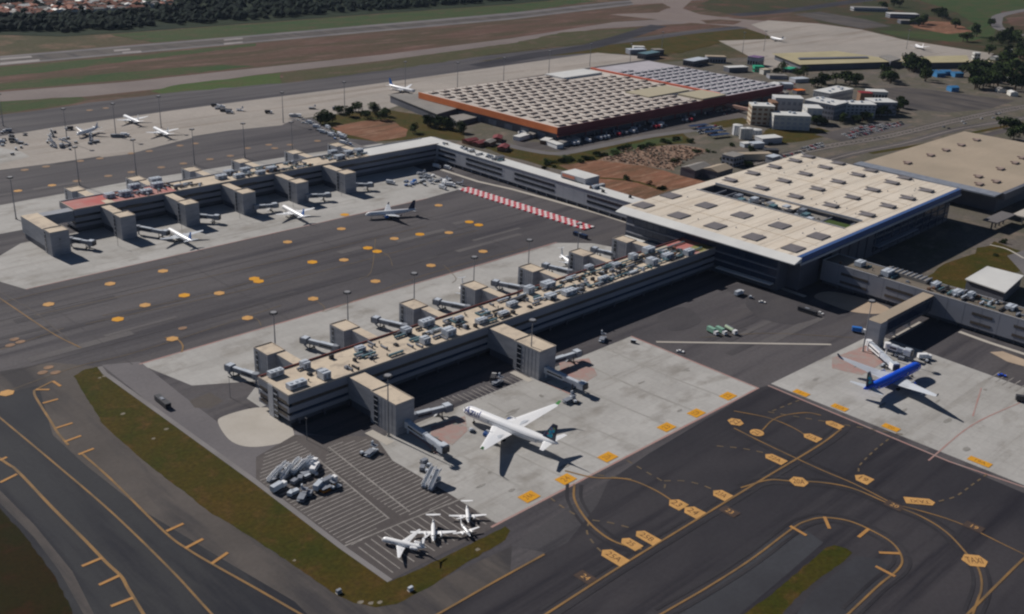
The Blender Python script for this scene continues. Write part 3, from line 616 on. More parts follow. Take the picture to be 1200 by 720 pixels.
def panes_y(root, y0, y1, x, z0, z1, step, m, name='window_pane', out=-1, th=.1):
    if y0 > y1: y0, y1 = y1, y0
    n = max(1, int((y1 - y0) / step)); s = (y1 - y0) / n; mb = MB(); mb.box(0, .12, z0, out * th, s - .12, z1); me = mb.mesh(name, m)
    off_ = root.location
    for i in range(n):
        o = link(name, me, root); o.location = (x - off_.x, y0 + i * s - off_.y, -off_.z)
def parapet(root, x0, y0, x1, y1, z, h=.9, t=.5, m=None, sides='NSEW', name='parapet'):
    m = m or parapet_m
    if 'S' in sides: MB().box(x0, y0, z, x1, y0 + t, z + h).obj(name, m, root)
    if 'N' in sides: MB().box(x0, y1 - t, z, x1, y1, z + h).obj(name, m, root)
    if 'W' in sides: MB().box(x0, y0 + t, z, x0 + t, y1 - t, z + h).obj(name, m, root)
    if 'E' in sides: MB().box(x1 - t, y0 + t, z, x1, y1 - t, z + h).obj(name, m, root)
rnd = random.Random(3)

# ---- near pier
def gate_tower(root, hx0, hy0, hx1, hy1, nx0, ny0, nx1, ny1, z=17.0, door='W', m=None):
    """a boarding tower with its neck; sub-parts carry the glazed stair slots"""
    mb = MB(); mb.box(hx0, hy0, 0, hx1, hy1, z, 0, 1); mb.box(nx0, ny0, 4.6, nx1, ny1, z - .15, 0, 1)
    mb.box(nx0 + 1, ny0 + 1, 0, nx1 - 1, ny1 - 1, 4.6, 2)
    t = mb.obj('gate_tower', [m or clad_panel, roof_beige, clad_dark], root)
    p = MB()
    for a in ((hx0, hy0, hx1, hy0 + .3), (hx0, hy1 - .3, hx1, hy1), (hx0, hy0 + .3, hx0 + .3, hy1 - .3), (hx1 - .3, hy0 + .3, hx1, hy1 - .3)):
        p.box(a[0], a[1], z, a[2], a[3], z + .5)
    p.obj('coping', parapet_m, t)
    L = hy1 - hy0
    MB().box(hx0 - .12, hy0 + L * .70, .5, hx0, hy0 + L * .86, z - 1).obj('stair_slot', glass, t)
    for k in range(5): MB().box(hx0 - .3, hy0 + L * .70, 1.5 + k * 3.1, hx0 - .12, hy0 + L * .86, 1.8 + k * 3.1).obj('stair_landing', metal_g, t)
    MB().box(hx1, hy0 + L * .1, 5, hx1 + .12, hy0 + L * .5, 9).obj('window', glass_w, t)
    for k in range(1, 5): MB().box(hx0 - .05, hy0 + L * (.0 + k * .14), .3, hx0, hy0 + L * (.0 + k * .14) + .14, z - .3).obj('panel_joint', clad_dark, t)
    MB().box(hx0 + 1.5, hy0 - .1, 1.2, hx1 - 1.5, hy0, 4.2).obj('door', metal_g, t)
    return t
def bands_for(x0, y0, x1, y1, root):
    MB().box(x0 + .5, y0 + .5, 4.2, x1 - .5, y1 - .5, 17.0).obj('glazed_core', glass, root)
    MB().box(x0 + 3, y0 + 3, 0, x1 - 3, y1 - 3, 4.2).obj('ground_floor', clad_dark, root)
    for z0, z1 in ((3.9, 6.2), (8.0, 11.0), (12.9, 17.0)):
        MB().box(x0, y0, z0, x1, y1, z1).obj('wall_band', clad, root)
rootA = thing('concourse_pier', 'long near pier with a beige roof crowded by white air handlers', 'airport pier', (245, 393, 0), wc=True)
x0, y0, x1, y1 = 245.5, 393.5, 612, 421
bands_for(x0, y0, x1, y1, rootA)
roofA = MB().box(x0 + .1, y0 + .1, 17.003, x1, y1 - .1, 17.25).obj('roof', roof_beige, rootA)
parapet(rootA, x0, y0, x1, y1, 17.26, .7, .5, parapet_m, 'SW'); parapet(rootA, x0, y0 + 2, x1, y1, 17.26, .9, .5, parapet_red, 'N')
for zz in ((6.2, 8.0), (11.0, 12.9)):
    panes_x(rootA, x0 + 2, 585, y0 + .5, zz[0] + .05, zz[1] - .05, 5.2, glass_b if zz[0] < 7 else glass_w, th=.2)
for a, b in ((395, 403), (412.5, 419.5)):
    for z0_, z1_ in ((5.0, 6.6), (8.2, 9.8), (12.2, 13.8)):
        panes_y(rootA, a, b, x0, z0_, z1_, 2.4, glass_w)
MB().box(x0 - .15, 403.2, 1.0, x0 + .2, 406.4, 16.5).obj('stair_slot', glass, rootA)
for k in range(5): MB().box(x0 - .5, 403.2, 2.0 + 3 * k, x0 - .15, 406.4, 2.4 + 3 * k).obj('stair_landing', metal_g, rootA)
MB().box(x0 - .25, 407.2, .2, x0, 411.6, 17.6).obj('cladding_panel', clad_light, rootA)
for k in range(24): MB().box(x0 + 6 + k * 15, y0 + .6, 0, x0 + 6.8 + k * 15, y0 + 1.4, 3.9).obj('column', clad_dark, rootA)
for hx0, hx1, hy0 in ((279.5, 291, 353), (377, 390, 351)):
    gate_tower(rootA, hx0, hy0, hx1, hy0 + 20, hx0 + 1.5, hy0 + 20, hx1 - .5, 393.5)
for hx0 in (263, 312, 362, 411, 462, 511, 557):
    gate_tower(rootA, hx0, 440, hx0 + 11, 453.5, hx0 + 5, 421, hx0 + 11, 440)
MB().box(575, 393.7, 17.26, 583, 420, 17.4).obj('roof_patch', roof_red, roofA); MB().box(583, 406, 17.26, 611, 420, 17.4).obj('roof_patch', roof_red, roofA)
MB().box(583.2, 394.2, 17.26, 611, 405.8, 17.42).obj('roof_patch', roof_green, roofA)
ZR = 17.25
for px, py, l, wd, h in ((323, 437, 7.5, 3, 3.4), (347.5, 450, 8.5, 3.4, 3.4), (357.5, 427, 4, 3.6, 4), (380, 439, 4.4, 4, 4.2), (500, 378, 7, 4, 3.4), (476, 388, 4.6, 4, 3.4), (498, 399, 4, 3.6, 3.6), (526, 389, 6.5, 4.4, 4), (538, 374, 5, 3, 2.4), (564, 376, 6, 3, 2.4), (642, 333, 7, 4.6, 3.4), (620, 340, 4.6, 4, 4),
                        (667, 342, 8, 4.4, 3.6), (645, 347, 6, 4, 3), (760, 293, 7, 5, 4), (742, 301, 4.6, 4.4, 4), (782, 300, 7, 3.6, 3.2), (764, 307, 4.6, 5, 4), (807, 296, 6.5, 4.4, 3.6), (422, 409, 4, 3, 2.4), (707, 327, 7, 3, 2.6), (600, 356, 6, 3.4, 3), (590, 367, 5, 3, 2.4), (690, 313, 5, 3.4, 3), (722, 311, 6, 3, 2.4)):
    air_handler(rootA, roofA, px, py, ZR, l, wd, h, m=metal_w)
roof_clutter(rootA, roofA, 262, 480, 397, 418, ZR, 125, rnd); roof_clutter(rootA, roofA, 455, 575, 396, 418, ZR, 120, rnd)
for y_ in (399, 414.5):
    mb = MB(); mb.box(470, y_ - .4, ZR + .6, 590, y_ + .4, ZR + 1.3)
    for k in range(13): mb.box(472 + k * 9, y_ - .3, ZR, 472.4 + k * 9, y_ + .3, ZR + .6)
    mb.obj('pipe_run', teal, roofA)

# ---- far pier
rootB = thing('concourse_pier', 'far pier with red and cream roof and a row of grey gate towers', 'airport pier', (290, 741, 0), wc=True)
x0, y0, x1, y1 = 290, 741, 640, 767
bands_for(x0, y0, x1, y1, rootB)
roofB = MB().box(x0 + .1, y0 + .1, 17.003, x1 - .01, y1 - .1, 17.25).obj('roof', roof_beige, rootB)
parapet(rootB, x0, y0, x1, y1, 17.26, .7, .5, parapet_m, 'SW'); parapet(rootB, x0, y0, x1, y1, 17.26, .9, .5, clad_light, 'N')
for zz in ((6.2, 8.0), (11.0, 12.9)): panes_x(rootB, x0 + 3, 636, y0 + .5, zz[0] + .05, zz[1] - .05, 6.4, glass, th=.2)
for k in range(6): MB().box(x0 + 40 + k * 50, y0 - .2, 12.2, x0 + 52 + k * 50, y0, 13.4).obj('louvre', glass_w, rootB)
MB().box(291, 742, 17.26, 372, 766, 17.4).obj('roof_patch', roof_red, roofB); MB().box(315, 742.2, 17.41, 322, 752, 17.5).obj('roof_patch', roof_beige, roofB)
MB().box(560, 742, 17.26, 639, 766, 17.45).obj('roof_patch', roof_white, roofB)
gate_tower(rootB, 256, 701, 269, 713, 256, 713, 268, 752); MB().box(268, 742, 9, 290, 751, 16.8).obj('link_bridge', clad_panel, rootB)
for hx0 in (308, 358.5, 407.5, 457, 505): gate_tower(rootB, hx0, 705, hx0 + 11.5, 718, hx0 + 1.5, 718, hx0 + 8.5, 741)
for hx0 in (308, 358, 407, 454, 508, 555): gate_tower(rootB, hx0, 787, hx0 + 11, 801, hx0 + 4, 767, hx0 + 11, 787, m=clad_light)
for px, py in ((157, 218), (171, 224), (146, 227), (128, 229), (184, 217), (268, 202), (280, 206), (287, 199), (318, 198), (305, 202), (408, 179), (420, 177), (398, 184), (390, 178), (259, 207), (182, 211)): air_handler(rootB, roofB, px, py, ZR, 7, 4.5, 3.6, m=metal_w)
roof_clutter(rootB, roofB, 330, 395, 744, 764, ZR, 60, rnd); roof_clutter(rootB, roofB, 430, 500, 744, 764, ZR, 60, rnd); roof_clutter(rootB, roofB, 520, 560, 744, 764, ZR, 45, rnd)

# ---- connector between the piers
rootC = thing('connector_building', 'long pale grey connector with a white roof between the two piers', 'terminal wing', (640, 470, 0), wc=True)
x0, y0, x1, y1 = 637, 470, 652, 741
MB().box(x0, y0, 3.6, x1 - .01, y1, 17.0).obj('wall', clad_light, rootC)
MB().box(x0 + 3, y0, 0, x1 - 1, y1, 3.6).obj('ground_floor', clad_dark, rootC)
MB().box(x0, 741, 0, 656, 766.5, 16.9).obj('wall', clad, rootC)
roofC = MB().box(x0 - .4, y0, 17.003, x1 + .5, 767, 17.5).obj('roof', roof_white, rootC)
for a, b in ((738, 714), (699, 651), (635, 586), (549, 508)):
    for z0_, z1_ in ((11.2, 13.2), (6.6, 8.6)):
        MB().box(x0 - .12, b, z0_ - .25, x0, a, z1_ + .25).obj('window_frame', clad_dark, rootC); panes_y(rootC, b, a, x0 - .12, z0_, z1_, 3.6, glass)
for y_ in range(480, 741, 12): MB().box(x0 - .03, y_, 3.8, x0, y_ + .15, 16.8).obj('panel_joint', clad, rootC)
for k in range(22): MB().box(x0 + 1, 476 + 12 * k, 0, x0 + 2, 477 + 12 * k, 3.6).obj('column', clad, rootC)
roof_clutter(rootC, roofC, 640, 650, 655, 740, 17.5, 26, rnd); roof_clutter(rootC, roofC, 640, 650, 500, 560, 17.5, 6, rnd)
# the two-storey plant house crossing its roof
ph = MB(); ph.box(646, 560, 14, 664, 588, 22.5, 0, 1); ph.box(645.5, 562, 16.5, 646.2, 586, 18.3, 2); ph.box(656, 559.5, 0, 672, 563, 14, 0)
pho = ph.obj('plant_house', [clad_light, roof_white, glass], rootC)
MB().box(646.0 - .3, 572, 19.2, 646.0 - .05, 586, 21.6).obj('lettering_board', mat('coral_sign', (.55, .22, .15)), pho)
air_handler(rootC, roofC, 698, 219, 17.5, 6, 3, 2.6)

# ---- main terminal hall
rootT = thing('terminal_hall', 'large terminal hall with a cream roof dotted with grey skylights', 'airport terminal', (600, 330, 0), wc=True)
ZT = 27.2; tx0, tx1, ty0, ty1 = 592, 864, 331, 478
mb = MB()   # roof with the long open slot
sx0, sx1, sy0, sy1 = 684, 710, 340, 468
for a in ((tx0 + 9, ty0, sx0, ty1), (sx1, ty0, tx1, ty1), (sx0, ty0, sx1, sy0), (sx0, sy1, sx1, ty1)): mb.box(a[0], a[1], ZT, a[2], a[3], ZT + .8)
roofT = mb.obj('roof', roof_term, rootT)
v = [(tx0, ty0 - 4, ZT - 1.6), (tx0 + 9, ty0 - 4, ZT + .9), (tx0 + 9, ty1, ZT + .9), (tx0, ty1, ZT - 1.6), (tx0, ty0 - 4, ZT - 2.2), (tx0 + 9, ty0 - 4, ZT - 2.2), (tx0 + 9, ty1, ZT - 2.2), (tx0, ty1, ZT - 2.2)]
MB().add(v, [(0, 1, 2, 3), (0, 3, 7, 4), (0, 4, 5, 1), (3, 2, 6, 7), (4, 7, 6, 5), (1, 5, 6, 2)]).obj('eave', roof_white, rootT)
MB().box(tx0 + 9.02, ty0 - 3.2, ZT - 3.6, tx1, ty0 - .02, ZT + .95).obj('fascia', fascia_blue, rootT)
MB().box(tx0 + 9.02, ty0 - 4.2, ZT - 4.6, tx1, ty0 - 3.22, ZT - 3.0).obj('gutter', clad_light, rootT)
MB().box(tx1, ty0 - 3, ZT - 2, tx1 + 1, ty1, ZT + .9).obj('fascia', clad, rootT)
MB().box(606, 334, 0, 870, sy1 - 20, ZT - 2).obj('hall_wall', glass_b, rootT) if False else None
mb = MB()
for a in ((601, 342, sx0 - 1, 474), (sx1 + 1, 333, 860, 474), (sx0 - 1, 333, sx1 + 1, sy0 - 1), (sx0 - 1, sy1 + 1, sx1 + 1, 474), (613, 333, sx0 - 1, 342)): mb.box(a[0], a[1], 0, a[2], a[3], ZT - .01)
mb.obj('hall_wall', clad_dark, rootT)
MB().box(sx0 - .9, sy0 - .9, 0, sx1 + .9, sy1 + .9, 12).obj('atrium_floor', clad_dark, rootT)
MB().box(sx0 + .1, sy0 + 26, ZT - 3.4, sx1 - .1, sy1 - 28, ZT - 2.6).obj('plant_deck', roof_grey, rootT)
for k in (0, 2, 11, 12): MB().box(sx0, sy0 + 4 + k * 9.4, ZT - 3, sx1, sy0 + 4.8 + k * 9.4, ZT - 1.4).obj('atrium_beam', metal_g, rootT)
for k in range(11): g_ = Vector((688 + (k * 7) % 15, sy0 + 30 + k * 6.8)); MB().box(g_.x - 3.4, g_.y - 2.2, ZT - 2.6, g_.x + 3.4, g_.y + 2.2, ZT + .8 + (k % 3) * .5).box(g_.x - 2.6, g_.y + 2.2, ZT - 2, g_.x + 1, g_.y + 4, ZT - .4).obj('air_handler', [metal_w, teal, metal_g, metal_d][k % 4], roofT)
roof_clutter(rootT, roofT, sx0 + 1, sx1 - 1, sy0 + 27, sy1 - 29, ZT - 2.6, 50, rnd)
MB().box(sx0 + 12, sy0 + 50, ZT - 2.6, sx1, sy0 + 74, ZT + .3).obj('plant_room', roof_term, roofT)
MB().box(sx0 - .6, sy0 - .6, ZT + .8, sx0, sy1 + .6, ZT + 1.7).obj('kerb', clad_light, roofT); MB().box(sx1, sy0 - .6, ZT + .8, sx1 + .8, sy1 + .6, ZT + 2.2).obj('kerb', clad_light, roofT)
MB().box(sx0 + 2, sy0 + 1, ZT - 2, sx1 - 10, sy0 + 20, ZT - .5).obj('atrium_tree_deck', leaf_b, rootT)
# west front: glazing bands and canopies under the eave
for z0_, z1_ in ((4.5, 8.5), (10.5, 14.5), (16.5, 21)):
    panes_y(rootT, 344, 473, 601, z0_, z1_, 6, glass_b, th=.25)
for z_ in (9.2, 15.2, 22): MB().box(599.9, 343, z_, 601, 473, z_ + .7).obj('floor_edge', clad, rootT)
MB().box(594.5, 344, 5.2, 598.8, 388, 5.9).obj('canopy', roof_white, rootT)
MB().box(594, 425, 6, 599.8, 472, 6.8).obj('canopy', roof_white, rootT)
# south side: dark ribbed wall
for z0_, z1_ in ((3, 7), (9, 13), (15, 19)): panes_x(rootT, 722, 858, 333, z0_, z1_, 6, glass_b, th=.25)
for x_ in range(640, 858, 14): MB().box(x_, 332.3, 0, x_ + .5, 333, ZT - 3.8).obj('fin', clad_dark, rootT)
MB().box(722, 328, 8, 790, 332.2, 8.7).obj('canopy', clad, rootT)
# skylights: flat grey boxes near the front, sawtooth monitors behind
sk1 = MB().box(-7, -5.8, 0, 7, 5.8, .7, 0, 1); me1 = sk1.mesh('skylight', [clad_dark, mat('skylight_top', (.17, .155, .16), (.14, .13, .135), (.1, .1, .1), .6)])
sk2 = MB(); sk2.add([(-5, -4.5, 0), (5, -4.5, 0), (5, 4.5, 0), (-5, 4.5, 0), (-5, -4.5, .5), (5, -4.5, 2.2), (5, 4.5, 2.2), (-5, 4.5, .5)], [(0, 1, 5, 4), (1, 2, 6, 5), (2, 3, 7, 6), (3, 0, 4, 7)], 0)
sk2.add([(-5, -4.5, .5), (5, -4.5, 2.2), (5, 4.5, 2.2), (-5, 4.5, .5)], [(0, 1, 2, 3)], 1); sk2.box(-7, 4.5, 0, 5, 5.6, .8, 0); me2 = sk2.mesh('skylight', [MATS['skylight_top'], roof_term])
for x_, dy in ((614, 0), (652, 2)):
    for y_ in (469, 436, 404, 372, 341): o = link('skylight', me1, roofT); o.location = (x_ - 600, y_ + dy - 330, ZT + .8)
sk2b = MB(); sk2b.add([(-4, -5.5, 0), (4, -5.5, 0), (4, 5.5, 0), (-4, 5.5, 0), (-4, -5.5, 1.5), (4, -5.5, 1.5), (4, 5.5, .3), (-4, 5.5, .3)], [(0, 1, 5, 4), (1, 2, 6, 5), (2, 3, 7, 6), (3, 0, 4, 7), (4, 5, 6, 7)], 0)
me2b = sk2b.mesh('skylight', MATS['skylight_top'])
for x_ in (729, 764, 799, 834, 858):
    for y_ in (345, 375, 406, 437, 467):
        if x_ == 858 and y_ < 350: continue
        o = link('skylight', me2b, roofT); o.location = (x_ - 600, y_ - 330, ZT + .8)
        mb = MB().box(x_ + 4, y_ - 3, ZT + .8, x_ + 6.5, y_ + 8, ZT + 1.4).obj('skylight_kerb', MATS['skylight_top'], roofT)

# standing seams, walkways and gutters on the big roof
for y_ in range(336, 478, 12):
    for xa, xb in ((tx0 + 9.5, sx0 - 1), (sx1 + 1.2, tx1 - .5)): MB().box(xa, y_, ZT + .8, xb, y_ + .14, ZT + .9).obj('roof_seam', roof_term, roofT)
for xa in (633, 781): MB().box(xa, 334, ZT + .8, xa + .8, 476, ZT + .95).obj('walkway', roof_beige, roofT)
rt = random.Random(4)
for k in range(40):
    xa, ya = rt.uniform(606, 856), rt.uniform(340, 470)
    if sx0 - 4 < xa < sx1 + 4: continue
    MB().tube((xa, ya, ZT + .8), (xa, ya, ZT + 1.7), .35, n=6).obj('vent_pipe', metal_g, roofT)
rootT.rotation_euler = (0, 0, R_(1.6))

# ---- southern wing
rootD = thing('south_wing', 'grey-clad wing at the right edge with machinery along its dark roof', 'terminal wing', (640, 100, 0), wc=True)
x0, y0, x1, y1 = 637.5, 60, 659, 331
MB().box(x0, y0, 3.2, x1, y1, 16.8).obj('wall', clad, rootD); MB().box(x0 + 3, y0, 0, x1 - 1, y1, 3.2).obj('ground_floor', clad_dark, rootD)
roofD = MB().box(x0 + .1, y0, 16.803, x1 - .1, y1, 17.1).obj('roof', mat('gravel_roof', (.17, .145, .12), (.125, .11, .09), (.1, .1, .1), .9, fine=.15), rootD)
parapet(rootD, x0, y0, x1, y1, 17.11, .6, .5, clad_light, 'NSEW')
for a, b, rows in ((316, 296, ((11, 12.6), (5.2, 6.8))), (283, 264, ((11, 12.6), (5.6, 7.2))), (225, 212, ((11.4, 13), (5.6, 7.2))), (199, 186, ((11.4, 13), (5.6, 7.2))), (170, 150, ((11.4, 13), (5.6, 7.2)))):
    for z0_, z1_ in rows: MB().box(x0 - .12, b, z0_ - .2, x0, a, z1_ + .2).obj('window_frame', clad_dark, rootD); panes_y(rootD, b, a, x0 - .12, z0_, z1_, 3.2, glass_w)
for y_ in range(120, 330, 11): MB().box(x0 - .03, y_, 3.4, x0, y_ + .15, 16.6).obj('panel_joint', clad_dark, rootD)
for y_ in range(125, 331, 12): MB().box(x0 + 1, y_, 0, x0 + 1.8, y_ + .8, 3.2).obj('column', clad_dark, rootD)
for px, py, l, wd, h in ((1008, 309, 6, 4, 3.4), (1040, 320, 8, 4.5, 3.6), (1097, 334, 6, 3.4, 3.4), (1122, 343, 7, 4, 3), (1138, 346, 5, 3, 3), (1185, 360, 7, 4, 3)): air_handler(rootD, roofD, px, py, 17.1, l, wd, h)
MB().box(650, 262, 17.1, 658.4, 292, 19.4).obj('plant_screen', roof_grey, roofD)
for k in range(9): MB().box(650, 262 + k * 3.4, 19.4, 658.4, 262.6 + k * 3.4, 20).obj('screen_rib', metal_g, roofD)
roof_clutter(rootD, roofD, 641, 656, 215, 262, 17.1, 34, rnd); roof_clutter(rootD, roofD, 641, 656, 190, 330, 17.1, 40, rnd)
t = MB(); t.box(566, 250.5, 5.5, 637.4, 258, 16.2, 0, 1); t.box(565.2, 249.7, 0, 573.9, 258.3, 16.4, 2, 1)
bt = t.obj('boarding_bridge_link', [clad_dark, roof_tan, clad_panel], rootD)
panes_x(rootD, 577, 634, 250.5, 8, 13.5, 5, glass_b); 
for x_ in (592, 612): MB().box(x_, 252, 0, x_ + 1.2, 256.5, 5.5).obj('column', clad, rootD)

# white-roofed pavilion and low sheds to the right
b = thing('pavilion', 'flat white-roofed pavilion behind the grey wing by the lawn', 'pavilion', (727, 245, 0), wc=True)
pl = [G(1157, 312, 9).xy, G(1200, 323, 9).xy, G(1178, 343, 9).xy, G(1131, 327, 9).xy]
MB().prism([tuple(p) for p in pl], 8.3, 9).obj('roof', roof_white, b); c_ = sum((p for p in pl), Vector((0, 0))) / 4
MB().prism([tuple(c_ + (p - c_) * .94) for p in pl], 0, 8.3).obj('wall', clad_dark, b)

# ---- large low building beyond the terminal
rootE = thing('parking_building', 'vast flat tan-roofed building at the right beyond the terminal', 'parking building', (918, 324, 0), wc=True)
MB().box(920, 325, 0, 1141, 451, 16.6).obj('wall', clad_dark, rootE)
roofE = MB().box(918, 323, 16.603, 1143, 453, 17.6).obj('roof', roof_tan, rootE)
MB().box(905, 322, 16.6, 920, 455, 17.9).obj('edge_band', metal_g, rootE)
MB().box(920.1, 319, 12, 1143, 322.9, 17.9).obj('fascia', clad_dark, rootE)
vm = MB().box(-4.5, -2, 0, 4.5, 2, 1.4, 0).box(2, 2, 0, 4.5, 6, 1, 0).mesh('roof_monitor', wh_vent)
for px, py in ((1064, 192), (1091, 183), (1109, 177), (1127, 171), (1145, 165), (1147, 208), (1173, 199), (1190, 192), (1168, 214), (1198, 186), (1148, 217)):
    g = G(px, py, 17.6); o = link('roof_monitor', vm, roofE); o.location = (g.x - 918, g.y - 324, 17.6)
mb = MB(); mb.box(900, 290, 6.5, 960, 303, 7.5); 
for k in range(5): mb.box(904 + k * 12, 295, 0, 905 + k * 12, 296, 6.5)
tag(mb.obj('viaduct', kerb_c), 'pale raised roadway on columns below the tan-roofed building', 'viaduct')
mb = MB(); mb.box(862, 300, 7, 900, 312, 8); [mb.box(866 + k * 8, 305, 0, 867 + k * 8, 306, 7) for k in range(4)]
tag(mb.obj('viaduct', road_grey), 'short grey raised deck at the shaded end of the terminal hall', 'viaduct')

# ---- warehouse
rootW = thing('warehouse', 'huge warehouse with an orange fascia and rows of roof monitors', 'warehouse', (786, 724, 0), wc=True)
ZW = 15.5
q = [(788, 725), (1090, 738), (1093, 948), (812, 950)]
wx0, wx1, wy0, wy1 = 788, 1218, 726, 950
MB().box(wx0 + 3, wy0 + 3, 0, wx1 - 3, wy1, ZW - 4).obj('wall', clad_dark, rootW)
roofW = MB().box(wx0 + .6, wy0 + .6, ZW - .6, wx1 - .6, wy1, ZW).obj('roof', wh_roof, rootW)
MB().box(wx0, wy0, ZW - 6, wx0 + .6, wy1, ZW + 1.0).obj('fascia', wh_orange, rootW)
MB().box(wx0 + .6, wy0, ZW - 7.5, wx1, wy0 + .6, ZW + .8).obj('fascia', wh_maroon, rootW)
MB().box(wx0 - .3, wy0 - 2.4, ZW - 8.6, wx1, wy0 - .01, ZW - 7.8).obj('awning', mat('rust_awning', (.28, .09, .07)), rootW)
MB().box(1091, 738, ZW, 1094, wy1, ZW + 2.2).obj('fire_wall', mat('terracotta', (.6, .16, .1)), rootW)
MB().box(1094, 726.6, ZW, wx1 - .7, wy1, ZW + .6).obj('roof_upper', mat('lilac_roof', (.42, .4, .43), (.36, .34, .37), (.05, .05, .05)), rootW)
MB().box(1043, 728, ZW, 1091, 765, ZW + 2.2).obj('roof_block', mat('olive_roof', (.38, .34, .25)), rootW)
MB().box(1000, 775, ZW, 1080, 812, ZW + 1.4).obj('roof_block', MATS['olive_roof'], rootW)
MB().box(1036, 766, ZW + .01, 1088, 774, ZW + .6).obj('dark_well', metal_d, rootW)
MB().box(1000, 915, ZW, 1075, 948, ZW + 2.6).obj('roof_block', roof_white, rootW)
MB().box(820, 930, ZW, 850, 948, ZW + 1).obj('roof_block', roof_white, rootW) if False else None
for x_ in range(808, 1210, 26): MB().box(x_, wy0 + .7, 0, x_ + 1, wy0 + 1.6, ZW - 7.9).obj('column', wh_maroon, rootW)
for k in range(8): MB().box(wx0 + 2.7, 745 + k * 25, 0, wx0 + 3, 757 + k * 25, 6).obj('door', metal_g, rootW)
def saw(lx, ly):
    s = MB(); s.add([(-lx, -ly, 0), (lx, -ly, 0), (lx, ly, 0), (-lx, ly, 0), (-lx, -ly, 1.7), (lx, -ly, 1.7), (lx, ly, .5), (-lx, ly, .5)], [(0, 1, 5, 4), (1, 2, 6, 5), (2, 3, 7, 6), (3, 0, 4, 7)], 0)
    s.add([(-lx, -ly, 1.7), (lx, -ly, 1.7), (lx, ly, .5), (-lx, ly, .5)], [(0, 1, 2, 3)], 1)
    s.box(lx, -ly * 1.2, 0, lx + 1.3, ly * 1.7, 1.1, 0); return s
mS = saw(4.6, 3.4).mesh('roof_monitor', [wh_vent, wh_roof]); mS2 = saw(4.2, 3.0).mesh('roof_monitor', [clad, roof_white])
cnt = 0
for j in range(15):
    for i in range(17):
        x_ = wx0 + 13 + i * 17.6 + (6 if j % 2 else 0); y_ = wy0 + 9 + j * 14.6
        if x_ > 1084 or (x_ > 995 and y_ > 908) or (x_ > 1034 and y_ < 780) or (995 < x_ < 1085 and 770 < y_ < 818): continue
        o = link('roof_monitor', mS, roofW); o.location = (x_ - 786, y_ - 724, ZW); cnt += 1
for j in range(14):
    for i in range(8):
        x_ = 1103 + i * 14.4 + (5 if j % 2 else 0); y_ = wy0 + 10 + j * 15.6
        if x_ > 1210 or cnt >= 299: continue
        o = link('roof_monitor', mS2, roofW); o.location = (x_ - 786, y_ - 724, ZW + .6); cnt += 1

# ================================================================== AIRCRAFT
def loft(rings, n=18, mi=0, cap=True):
    """rings: (x, z centre, half width, half height)"""
    mb = MB(); v = []
    for x, zc, a, b in rings:
        for k in range(n):
            t = 2 * math.pi * k / n; v.append((x, a * math.cos(t), zc + b * math.sin(t)))
    f = []
    for i in range(len(rings) - 1):
        for k in range(n): f.append((i * n + k, i * n + (k + 1) % n, (i + 1) * n + (k + 1) % n, (i + 1) * n + k))
    if cap: f += [tuple(range(n)), tuple(range(len(rings) * n - 1, (len(rings) - 1) * n - 1, -1))]
    return mb.add(v, f, mi)
def surf(secs, vertical=False, mi=0):
    """lifting surface: secs = (span position, leading x, chord, height, thickness ratio); built towards +Y (or +Z)"""
    prof = [(0, 0), (.08, .42), (.3, .5), (.65, .3), (1, .03), (.65, -.2), (.3, -.35), (.08, -.3)]
    mb = MB(); v = []; n = len(prof)
    for s, x, c, h, t in secs:
        for a, b in prof:
            if vertical: v.append((x - a * c, b * c * t, s))
            else: v.append((x - a * c, s, h + b * c * t))
    f = []
    for i in range(len(secs) - 1):
        for k in range(n): f.append((i * n + k, i * n + (k + 1) % n, (i + 1) * n + (k + 1) % n, (i + 1) * n + k))
    f += [tuple(range(n)), tuple(range(len(secs) * n - 1, (len(secs) - 1) * n - 1, -1))]
    return mb.add(v, f, mi)
def mirror(mb):
    m = MB(); m.v = [(x, -y, z) for x, y, z in mb.v]; m.f = [list(reversed(f)) for f in mb.f]; m.m = list(mb.m); return m
